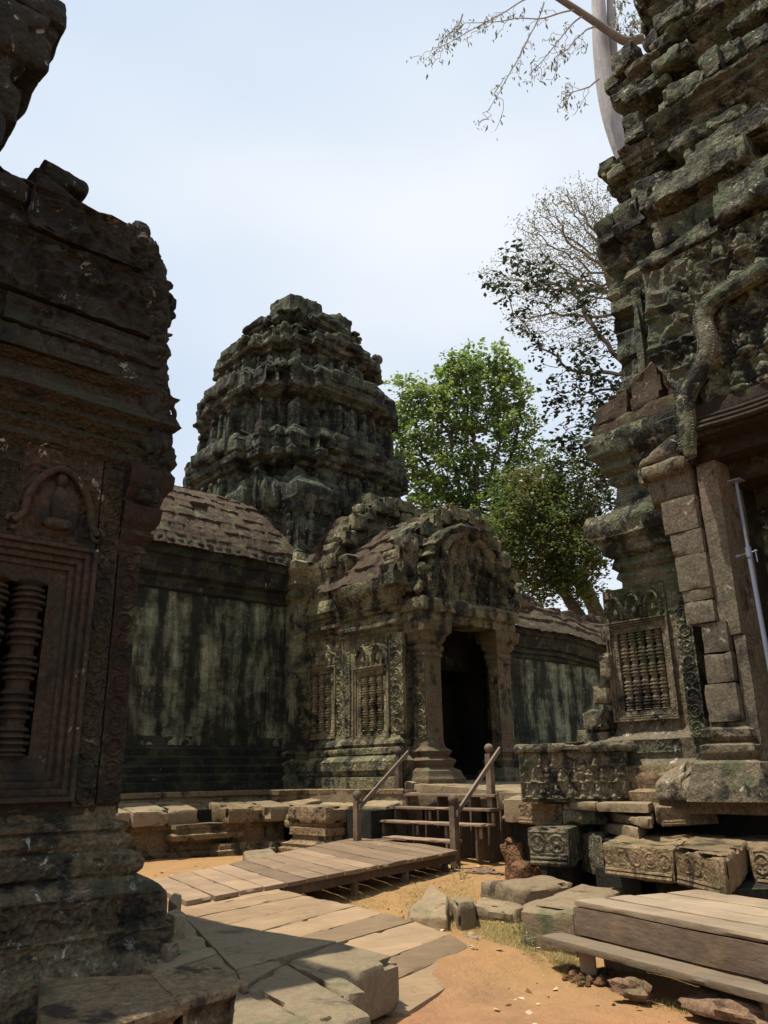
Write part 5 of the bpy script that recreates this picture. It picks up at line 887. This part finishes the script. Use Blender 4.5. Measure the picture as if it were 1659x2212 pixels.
# ---- wooden boards laid at ground level
def board_walk():
    t = thing('board_walk', 'low worn wooden boards sinking into the orange earth before the stone slabs', 'boardwalk', (5, 6.5, .1)); zz = .2
    lines = [((345, 850), (742, 782), .28), ((330, 925), (760, 838), .27), ((620, 978), (955, 888), .25), ((1000, 1006), (1242, 938), .2), ((1200, 1062), (1452, 968), .14), ((1228, 1152), (1552, 1012), .06), ((1395, 1198), (1640, 1040), -.005)]
    L_ = [(np.array(onz(*A2(*a), z)[:2]), np.array(onz(*A2(*b), z)[:2]), z) for a, b, z in lines]
    # every line extended to the full width of the walk
    xs0 = [4.3, 4.2, 4.3, 4.45, 4.4, 4.1, 4.3]; 
    ext = []
    for (a, b, z), x0 in zip(L_, xs0):
        d = (b - a) / (b[0] - a[0]); ext.append((a + d * (x0 - a[0]), a + d * ((5.98 if len(ext) else 6.1) - a[0]), z))
    k = 0
    for (a, b, z), (c, e, z2) in zip(ext[:-1], ext[1:]):
        n = max(1, int(round(np.linalg.norm(c - a) / .42)))
        for j in range(n):
            t0, t1 = j / n, (j + 1) / n - .006; p = [a + (c - a) * t0, a + (c - a) * t1, b + (e - b) * t1, b + (e - b) * t0]; z_0 = z + (z2 - z) * t0; z_1 = z + (z2 - z) * t1
            q = ccw(p); zs = [z_0 if min(np.linalg.norm(np.array(v) - p[0]), np.linalg.norm(np.array(v) - p[3])) < .01 else z_1 for v in q]
            g = G(); block(g, q, [v - .05 for v in zs], [v + .004 * (k % 2) for v in zs], r=.012, seg=.05, amp=.005, seed=k, chip=.06); obj('board', g, MT['walkwood'], t); k += 1
board_walk()

# ---- raised wooden deck
def deck():
    zt = .33; V = [(306, 1903), (402, 1946), (618, 1906), (990, 1837), (834, 1807), (754, 1811), (376, 1890)]
    P = [np.array(onz(x, y, zt)[:2]) for x, y in V]; t = thing('wooden_deck', 'raised plank deck leading from the walkway up to the wooden stairs', 'deck', (*P[2], 0))
    front = [P[1], P[2], P[3]]; back = [P[0], P[6], P[5], P[4]]
    def along(pl, s):
        pl = np.array(pl); d = np.concatenate([[0], np.cumsum(np.linalg.norm(np.diff(pl, axis=0), axis=1))]); d /= d[-1]; return np.array([np.interp(s, d, pl[:, 0]), np.interp(s, d, pl[:, 1])])
    n = 15; r = np.random.default_rng(3)
    for i in range(n):
        a = along(front, i / n) ; b = along(front, (i + 1) / n - .0035); c = along(back, (i + 1) / n - .0035); d = along(back, i / n); o = (a - d) / np.linalg.norm(a - d) * .05 * r.random(); h = .006 * r.random()
        g = G(); block(g, ccw([a + o, b + o, c, d]), zt - .055, zt + h, r=.01, seg=.07, amp=.004, seed=i, chip=.05); obj('plank', g, MT['deckwood'], t)
    def beam(a, b, w, z0, z1, name, seed): d = (b - a) / np.linalg.norm(b - a); nn = np.array((-d[1], d[0])) * w; g = G(); block(g, ccw([a - nn, b - nn, b + nn, a + nn]), z0, z1, r=.008, seg=.1, amp=.004, seed=seed); obj(name, g, MT['postwood'], t)
    ins = (P[5] - P[3]) / np.linalg.norm(P[5] - P[3])
    beam(P[2] + ins * .12, P[3] + ins * .12, .035, zt - .18, zt - .06, 'beam', 1); beam(P[6] - ins * .2, P[5] - ins * .2, .035, zt - .18, zt - .06, 'beam', 2); beam((P[2] + P[6]) / 2, (P[3] + P[5]) / 2, .035, zt - .18, zt - .06, 'beam', 3)
    beam(P[2] + ins * .05, P[2] + (P[6] - P[2]) * .5, .02, zt - .2, zt - .06, 'end_board', 4)
    for s in (.05, .35, .65, .93): c = P[2] + (P[3] - P[2]) * s + ins * .14; g = G(); block(g, rot4(c[0], c[1], .09, .09, 20), -.1, zt - .06, r=.01, seg=.08, amp=.004); obj('leg', g, MT['postwood'], t)
deck()

# ---- wooden stairs with handrails
def stairs():
    t = thing('wooden_stairs', 'small weathered wooden staircase with two handrails climbing onto the terrace', 'stairs', (11.6, 11.8, .2))
    fr = onx(985, 1880, 10.95); fl = onx(772, 1812, 10.95); br_ = onx(1066, 1812, 12.45); bl = onx(862, 1730, 12.5)
    posts = [(10.95, fr[1], 0., 1.22), (10.95, fl[1], .0, 1.28), (12.45, br_[1], 0., 2.12), (12.5, bl[1], .0, 2.14)]
    for x, y, z0, z1 in posts:
        g = G(); block(g, rot4(x, y, .13, .13, 2), z0 - .1, z1 - .2, r=.012, seg=.06, amp=.004, seed=int(x * 9 + y)); lathe(g, (x, y, z1 - .21), [(0, .06), (.02, .045), (.04, .06), (.07, .082), (.12, .088), (.16, .075), (.19, .04), (.2, 0)], 12); obj('post', g, MT['postwood'], t)
    for (a, b) in ((posts[0], posts[2]), (posts[1], posts[3])):
        p = np.array((a[0] - .02, a[1] - .085, a[3] - .33)); q = np.array((b[0] + .22, b[1] - .085, b[3] - .12)); q = p + (q - p); d = q - p; g = G(); V = []
        for s in np.linspace(0, 1, 16):
            c = p + d * s; V.append([c + np.array(o) for o in ((0, -.025, -.05), (0, .025, -.05), (0, .025, .045), (0, -.025, .045))])
        V = np.array(V); g.grid(V, True); g.add(V[0], [[0, 1, 2, 3]]); g.add(V[-1], [[3, 2, 1, 0]]); obj('handrail', g, MT['railwood'], t, sharp=30)
    y1, y0 = bl[1] + .0, br_[1] + .1
    tr = [((870, 1709), (1070, 1727), 1.17, 12.35), ((842, 1741), (1062, 1756), .93, 12.0), ((808, 1769), (1048, 1787), .68, 11.65), ((826, 1808), (975, 1822), .42, 11.2)]
    for k, (l, rgt, z, x) in enumerate(tr):
        ya = onx(*l, x)[1]; yb = onx(*rgt, x)[1]; zc = z; g = G(); block(g, rectplan(x - .02, min(ya, yb), x + .3, max(ya, yb)), zc - .05, zc, r=.01, seg=.07, amp=.005, seed=k, chip=.06); obj('tread', g, MT['treadwood'], t)
    g = 0
    ya = onx(842, 1741, 12.0)[1]; yb = onx(1062, 1756, 12.0)[1]
    for k, s in enumerate((.04, .36, .68, .95)):
        y = ya + (yb - ya) * s; g = G()
        for x0, z in ((12.4, 1.12), (12.05, .88), (11.7, .63)): block(g, rectplan(x0, y - .025, x0 + .3, y + .025), .0 if x0 > 11.9 else .05, z, r=.005, seg=.15, amp=.003)
        obj('stringer', g, MT['postwood'], t)
        for x0, z in ((12.1, .9), (11.75, .65)):
            g = G(); block(g, rectplan(x0 - .06, y - .12 * (k % 2) - .03, x0 - .02, y - .12 * (k % 2) + .03), z - .22, z - .04, r=.005, seg=.06, amp=.003); obj('support_block', g, MT['railwood'], t)
stairs()

# ---- wooden bench-like step at the right
def bench():
    ztop = .5; f = lambda p, z: np.array(onz(*A3(*p), z)[:2]); a = f((600, 1124), ztop); b = f((1659, 1325), ztop); d = (b - a) / np.linalg.norm(b - a); nn = np.array((-d[1], d[0])); nn = nn if nn[0] > 0 else -nn
    b = a + d * 4.2; t = thing('wooden_platform', 'heavy weathered timber platform step with a lower plank at the bottom right', 'platform', (*a, 0)); w = 0.
    for i, pw in enumerate((.3, .32, .34, .4)):
        s = .0 + .0 * i; g = G(); aa = a + nn * w + d * (.02 + .04 * i); bb = b + nn * w; block(g, ccw([aa, bb, bb + nn * (pw - .012), aa + nn * (pw - .012)]), ztop - .05, ztop + .004 * (i % 2), r=.012, seg=.07, amp=.005, seed=i, chip=.06); obj('top_plank', g, MT['benchwood'], t); w += pw
    g = G(); block(g, ccw([a - nn * .0 + d * .0, b, b + nn * .06, a + nn * .06]), ztop - .27, ztop - .055, r=.01, seg=.07, amp=.006, seed=4); obj('front_board', g, MT['fasciawood'], t)
    g = G(); block(g, ccw([a + nn * .05, a + nn * 1.3, a + nn * 1.3 + d * .05, a + nn * .05 + d * .05]), ztop - .34, ztop - .05, r=.01, seg=.07, amp=.006, seed=5); obj('end_board', g, MT['fasciawood'], t)
    l = -.2; s = -.24; p = a + d * l; g = G(); block(g, ccw([p + nn * s, p + nn * s + d * 4.4, p + nn * (s + .26) + d * 4.4, p + nn * (s + .26)]), .16, .22, r=.015, seg=.07, amp=.006, seed=6, chip=.08); obj('lower_plank', g, MT['benchwood'], t)
    for k in (.45, 2.2): q = p + nn * (s + .15) + d * k; g = G(); block(g, rot4(q[0], q[1], .13, .12, 40), -.08, .15, r=.015, seg=.05, amp=.01, seed=7); obj('leg', g, MT['walkwood'], t)
    for k in (.3, 2.4): q = a + nn * .5 + d * k; g = G(); block(g, rot4(q[0], q[1], .15, .7, 40), -.08, ztop - .06, r=.015, seg=.1, amp=.01, seed=8); obj('leg', g, MT['walkwood'], t)
bench()
q = ccw(zq([(905, 650), (870, 662), (825, 708), (1240, 697)], .3, lambda x, y: (249 + .3333 * x, 1603.7 + .3333 * y))); slabobj('stone_slab', ccw(zq([(825, 715), (870, 770), (1080, 745), (1010, 690)], .28, lambda x, y: (249 + .3333 * x, 1603.7 + .3333 * y))), -.02, .3, MT['floorstone'], None, 'pale stone slab lying against the far side of the wooden deck', 'stone slab', None, r=.05, amp=.02, chip=.15)
# ================================================================== TREES AND GROUND COVER
def grow(start, attr, D, di, dk, iters, rg, up_=.15, jit=.25):
    Nn = [np.array(p, float) for p in start]; par = [-1] + list(range(len(start) - 1)); A = attr.copy()
    best = np.full(len(A), 1e9); bi = np.zeros(len(A), int); new = list(range(len(Nn)))
    for it in range(iters):
        if len(A) == 0: break
        NP = np.array([Nn[i] for i in new])
        for s in range(0, len(NP), 400):
            d = np.linalg.norm(A[:, None] - NP[None, s:s + 400], axis=2); j = d.argmin(1); dm = d[np.arange(len(A)), j]; m = dm < best; best[m] = dm[m]; bi[m] = np.array(new)[s + j[m]]
        keep = best > dk; A = A[keep]; best = best[keep]; bi = bi[keep]; act = best < di
        if not act.any(): break
        new = []
        for n in np.unique(bi[act]):
            q = A[act & (bi == n)] - Nn[n]; v = (q / np.linalg.norm(q, axis=1, keepdims=True)).mean(0) + jit * rg.normal(size=3) + np.array((0, 0, up_ * .3)); l = np.linalg.norm(v)
            if l < 1e-6: continue
            Nn.append(Nn[n] + v / l * D); par.append(n); new.append(len(Nn) - 1)
        if not new or len(Nn) > 12000: break
    return np.array(Nn), np.array(par)
def limbs(g, P, par, r0, tip, ex=2.3, sides=6, wob=0.):
    n = len(P); w = np.zeros(n); kids = np.zeros(n, int)
    for i in range(n - 1, 0, -1): w[i] = w[i] if w[i] > 0 else tip ** ex; w[par[i]] += w[i]; kids[par[i]] += 1
    w[0] = max(w[0], tip ** ex); r = w ** (1 / ex); r = np.minimum(r * (r0 / r[0]) ** (np.log(r / tip + 1) / np.log(r[0] / tip + 1)), r0)
    i = np.arange(1, n); a = P[par[i]]; b = P[i]; ra = np.minimum(r[par[i]], r[i] * 1.5); rb = r[i]; T = b - a; T /= np.linalg.norm(T, axis=1, keepdims=True) + 1e-9; u = np.cross(T, (0.31, .2, .93)); u /= np.linalg.norm(u, axis=1, keepdims=True) + 1e-9; v = np.cross(T, u)
    for msk, s in ((rb > tip * 3, sides), (rb <= tip * 3, 3)):
        if not msk.any(): continue
        th = np.arange(s) / s * 2 * math.pi; ring = np.cos(th)[None, :, None] * u[msk][:, None] + np.sin(th)[None, :, None] * v[msk][:, None]
        V = np.stack([a[msk][:, None] - T[msk][:, None] * ra[msk][:, None, None] * .3 + ring * ra[msk][:, None, None], b[msk][:, None] + ring * rb[msk][:, None, None]], 1); m = len(V); I = np.arange(m * 2 * s).reshape(m, 2, s); j = np.roll(np.arange(s), -1)
        g.add(V.reshape(-1, 3), np.stack([I[:, 0], I[:, 0][:, j], I[:, 1][:, j], I[:, 1]], -1).reshape(-1, 4))
    return r, kids
def leaves(g, C, n, spread, size, rg, flat=.35, asp=.45, sag=0.):
    c = np.repeat(C, n, 0) + rg.normal(size=(len(C) * n, 3)) * spread; m = len(c); a = rg.normal(size=(m, 3)); a[:, 2] *= flat; a[:, 2] -= sag; a /= np.linalg.norm(a, axis=1, keepdims=True); b = np.cross(a, rg.normal(size=(m, 3)) * .6 + (0, 0, 1.)); b /= np.linalg.norm(b, axis=1, keepdims=True) + 1e-9
    s = size * (.6 + .8 * rg.random((m, 1))); V = np.stack([c, c + a * s * .5 + b * s * asp, c + a * s, c + a * s * .5 - b * s * asp], 1)
    V[:, [1, 3]] += np.cross(a, b)[:, None] * s[:, None] * .12; return g.add(V.reshape(-1, 3), np.arange(m * 4).reshape(-1, 4))
def pxell(x, y, rx, ry, d, n, rg, deep=1.):
    c = ond(x, y, d); s = (math.hypot(d, 0) * math.cos(PIT) + (c[2] - CZ) * math.sin(PIT)) / F; q = rg.normal(size=(n, 3)); q /= np.linalg.norm(q, axis=1, keepdims=True); q *= rg.random((n, 1)) ** .45
    R_, U_ = np.array((RT[0], RT[1], 0)), np.array((0, 0, 1.)); Fd = np.array((FH[0], FH[1], 0)); return c + (q[:, 0:1] * rx * R_ + q[:, 1:2] * ry * U_ * 1.1 + q[:, 2:3] * .5 * (rx + ry) * deep * Fd) * s
def tree(name, label, d, trunk, ells, matl, matb, D, di, dk, r0, tip, nl, spread, size, seed, asp=.45, group=None, sag=0., jit=.25, flat=.35, maxkid=1, frac=1., density=60, crown='crown'):
    rg = np.random.default_rng(seed); P0 = [np.array(ond(x, y, d + dd)) for x, y, dd in trunk]; base = P0[0].copy(); base[2] = 0; pts = [base]
    for a, b in zip([base] + P0[:-1], P0): k = max(1, int(np.linalg.norm(b - a) / D)); pts += [a + (b - a) * (j + 1) / k + rg.normal(size=3) * D * .08 for j in range(k)]
    area = sum(e[2] * e[3] for e in ells); A = np.concatenate([pxell(e[0], e[1], e[2], e[3], d + (e[4] if len(e) > 4 else 0), int(density * e[2] * e[3] / 100), rg) for e in ells])
    P, par = grow(pts, A, D, di, dk, 90, rg, jit=jit); t = thing(name, label, 'tree', (P[0][0], P[0][1], 0), group); g = G(); r, kids = limbs(g, P, par, r0, tip); obj('trunk', g, matb, t)
    tips = P[(kids <= maxkid) & (np.arange(len(P)) > len(pts))]
    if frac < 1: tips = tips[rg.random(len(tips)) < frac]
    if nl: g = G(); tips = np.repeat(tips, 3, 0) + rg.normal(size=(len(tips) * 3, 3)) * spread; leaves(g, tips, max(2, nl // 3), spread * .42, size, rg, asp=asp, sag=sag, flat=flat); obj(crown, g, matl, t, sharp=0)
    return t, P, par
tree('leafy_tree', 'bright green broad leafy tree behind the porch, right of the central tower', 44, [(1003, 1180, 0), (1000, 1110, 0)],
     [(1000, 815, 52, 58), (950, 850, 50, 45), (888, 860, 40, 50), (1075, 800, 50, 45), (1120, 835, 34, 40), (930, 930, 60, 50), (885, 980, 38, 60), (1010, 900, 60, 45), (1070, 890, 40, 36), (980, 1000, 60, 45), (1135, 950, 36, 45), (1085, 985, 36, 40), (930, 1050, 60, 55), (1040, 1070, 60, 50), (1120, 1050, 60, 45), (1060, 1150, 110, 55), (960, 1110, 60, 50), (1160, 1090, 70, 60), (1110, 920, 40, 50), (860, 920, 30, 50), (1200, 1060, 40, 40)], MT['leaf_green'], MT['bark_dark'], .45, 3.4, .8, .55, .02, 42, .38, .27, 5, asp=.32, density=34)
tree('olive_tree', 'olive and brownish tree with fine drooping foliage between the bright tree and the right temple', 37, [(1262, 1345, 0), (1220, 1280, 0), (1205, 1200, 0)],
     [(1160, 1130, 90, 75), (1220, 1200, 85, 80), (1120, 1220, 70, 60), (1250, 1120, 50, 80), (1150, 1050, 60, 40), (1260, 1250, 40, 50), (1180, 1275, 60, 22), (1235, 1060, 50, 60), (1275, 1010, 40, 60), (1190, 1010, 40, 40), (1100, 1130, 50, 60)], MT['leaf_olive'], MT['bark_dark'], .34, 2.6, .6, .28, .014, 40, .38, .2, 9, asp=.3, density=34)
tree('bare_crowned_tree', 'very tall thinly leaved tree with pale spreading limbs behind the right temple', 60, [(1385, 820, 0), (1350, 700, 0), (1322, 610, 0)],
     [(1240, 450, 80, 55), (1190, 500, 85, 60), (1290, 520, 60, 100), (1140, 600, 75, 45), (1070, 590, 40, 30), (1230, 600, 90, 70), (1160, 690, 75, 40), (1260, 720, 60, 60), (1210, 930, 60, 60), (1180, 1010, 60, 40)], MT['leaf_pale'], MT['bark_mid'], .5, 4.5, 1.0, .55, .022, 15, .4, .15, 13, asp=.35, density=34, jit=.35)
tree('dark_leaved_tree', 'tree with large dark glossy leaves in loose bunches beside the right temple', 33, [(1420, 900, 0), (1350, 800, 0)],
     [(1140, 590, 60, 34), (1060, 600, 34, 20), (1110, 545, 34, 22), (1200, 620, 60, 34), (1260, 640, 50, 50), (1180, 760, 46, 34), (1250, 800, 60, 50), (1210, 850, 50, 50), (1280, 870, 45, 60), (1270, 960, 50, 70), (1220, 950, 40, 36), (1290, 1040, 36, 60), (1265, 1100, 30, 50)], MT['leaf_dark'], MT['bark_mid'], .4, 4.5, .75, .25, .014, 16, .28, .25, 21, asp=.32, density=22, sag=.3, frac=.9)
tree('shady_tree', 'dark dense tree low behind the olive one, next to the broken right hand masonry', 41, [(1300, 1340, 0), (1262, 1270, 0)],
     [(1250, 1180, 60, 70), (1285, 1120, 40, 60), (1180, 1200, 60, 60), (1140, 1270, 60, 40), (1080, 1230, 60, 50), (1200, 1100, 50, 40)], MT['leaf_dark'], MT['bark_dark'], .4, 2.8, .7, .4, .02, 26, .36, .22, 31, asp=.32, density=30)
# the pale trunk that rises over the right temple
def pale_tree():
    d = 20; t = thing('pale_trunk_tree', 'smooth pale forked trunk rising out of the picture over the right temple, almost leafless', 'tree', (*ond(1400, 900, d)[:2], 0))
    def path(pts, n=40, dd=0): P = np.array([ond(x, y, d + dd) for x, y in pts]); s = np.linspace(0, len(P) - 1, n); return np.stack([np.interp(s, np.arange(len(P)), P[:, k]) for k in range(3)], 1)
    def sm(P): k = np.ones(5) / 5; return np.stack([np.convolve(np.pad(P[:, c], 2, 'edge'), k, 'valid') for c in range(3)], 1)
    g = G(); P = path([(1420, 1200), (1430, 900), (1430, 640), (1395, 420), (1338, 300), (1312, 210), (1300, 120), (1294, 40), (1290, -60)]); tube(g, sm(P), np.linspace(.5, .2, len(P)), 14)
    P = path([(1338, 320), (1327, 200), (1322, 100), (1320, 0), (1316, -60)], 24, .1); tube(g, sm(P), np.linspace(.2, .12, len(P)), 12); obj('trunk', g, MT['bark_pale'], t)
    g = G(); P = path([(1150, -40), (1205, -5), (1262, 32), (1330, 78), (1352, 92), (1392, 82)], 26, -.6); tube(g, sm(P), np.linspace(.09, .15, len(P)), 9); obj('limb', g, MT['bark_mid'], t)
    rg = np.random.default_rng(6); g = G(); tips = []
    for (x0, y0), (x1, y1), dd in (((1300, 160), (1222, 216), -.5), ((1262, 32), (1125, 165), -.6), ((1262, 20), (1000, 70), -.6), ((1160, -20), (950, 90), -.7), ((1180, 0), (1060, 250), -.7), ((1345, 95), (1372, 20), -.6), ((1330, 80), (1350, -10), -.6), ((1372, 60), (1390, -10), -.6), ((1000, 30), (940, 100), -.6), ((1290, 60), (1190, 130), -.6)):
        a, b = ond(x0, y0, d + dd), ond(x1, y1, d + dd); n = 24; P = a + (b - a) * np.linspace(0, 1, n)[:, None] + np.cumsum(rg.normal(size=(n, 3)) * .035, 0); P = sm(P); tube(g, P, np.linspace(.03, .009, n), 5)
        for j in range(5, n, 2):
            q = P[j] + np.cumsum(rg.normal(size=(6, 3)) * .08 + (b - a) / np.linalg.norm(b - a) * .07 + (0, 0, -.03), 0); tube(g, np.vstack([P[j], q]), .009, 4); tips += [q[-1], q[-3], q[3]]
    obj('twig', g, MT['bark_pale'], t); g = G(); leaves(g, np.array(tips), 2, .08, .17, rg, asp=.16, sag=2.2); obj('hanging_leaves', g, MT['leaf_pale'], t, sharp=0)
pale_tree()
# ---- straw, weeds and fallen leaves
def cover():
    rg = np.random.default_rng(12)
    def spots(poly, n, f): 
        q = np.array(poly, float); w = rg.dirichlet(np.ones(len(q)) * .8, n) @ q; return np.array([onz(*(f(*p)), 0.) for p in w])
    S = np.concatenate([spots([(1100, 760), (1500, 720), (1640, 900), (1560, 1010), (1240, 940)], 3200, A2), spots([(430, 950), (900, 850), (1150, 780), (1200, 860)], 900, A2), spots([(60, 1200), (300, 1180), (330, 1380), (470, 1480), (120, 1340)], 2200, A3), spots([(420, 1400), (560, 1360), (800, 1540), (640, 1560)], 1100, A3), spots([(170, 660), (300, 700), (900, 640), (1000, 600)], 300, A2), spots([(450, 880), (560, 900), (600, 1000), (200, 1000)], 200, A3), spots([(900, 1620), (1200, 1640), (1659, 1760), (1659, 1790), (1100, 1680)], 250, A3)])
    C = np.repeat(S, 5, 0); C[:, :2] += rg.normal(size=(len(C), 2)) * .03; C[:, 2] = gh(C[:, 0], C[:, 1]) - .003; m = len(C); a = rg.normal(size=(m, 3)) * (.9, .9, .25); a[:, 2] = np.abs(a[:, 2]) + .25; a /= np.linalg.norm(a, axis=1, keepdims=True); s = .022 + .045 * rg.random((m, 1)); b = np.cross(a, (0, 0, 1.)); b /= np.linalg.norm(b, axis=1, keepdims=True) + 1e-9
    V = np.stack([C - b * .003, C + b * .003, C + a * s], 1); obj('straw', G().add(V.reshape(-1, 3), np.arange(m * 3).reshape(-1, 3)), MT['straw'], kind='stuff', sharp=0)
    g = G()
    for p, f, n in (((1550, 1130), A3, 0), ((560, 985), A3, 9), ((640, 980), A3, 12), ((600, 1020), A3, 9), ((315, 1200), A3, 8), ((330, 1300), A3, 10), ((300, 890), A3, 8), ((380, 1400), A3, 7), ((1450, 760), A2, 8), ((520, 620), A2, 8), ((600, 625), A2, 6), ((880, 610), A2, 5)):
        c = onz(*f(*p), .0); c[2] = gh(c[0], c[1])
        for k in range(n):
            q = c + np.array((*(rg.normal(size=2) * .06), 0)); h = .08 + .14 * rg.random(); e = q + np.array((*(rg.normal(size=2) * .05), h)); tube(g, [q, (q + e) / 2 + rg.normal(size=3) * .006, e], .0025, 4, False); leaves(g, np.array([q + (e - q) * s for s in (.4, .6, .8, 1)]), 2, .008, .028, rg, asp=.35)
    obj('weeds', g, MT['weed'], kind='stuff', sharp=0)
    g = G(); L_ = []
    for i in range(700): x, y = 3.5 + 9 * rg.random(), 2 + 12 * rg.random(); L_.append((x, y, float(gh(x, y)) + .008))
    leaves(g, np.array(L_), 1, .01, .06, rg, asp=.4, flat=.1); obj('fallen_leaves', g, MT['litter'], kind='stuff', sharp=0)
cover()
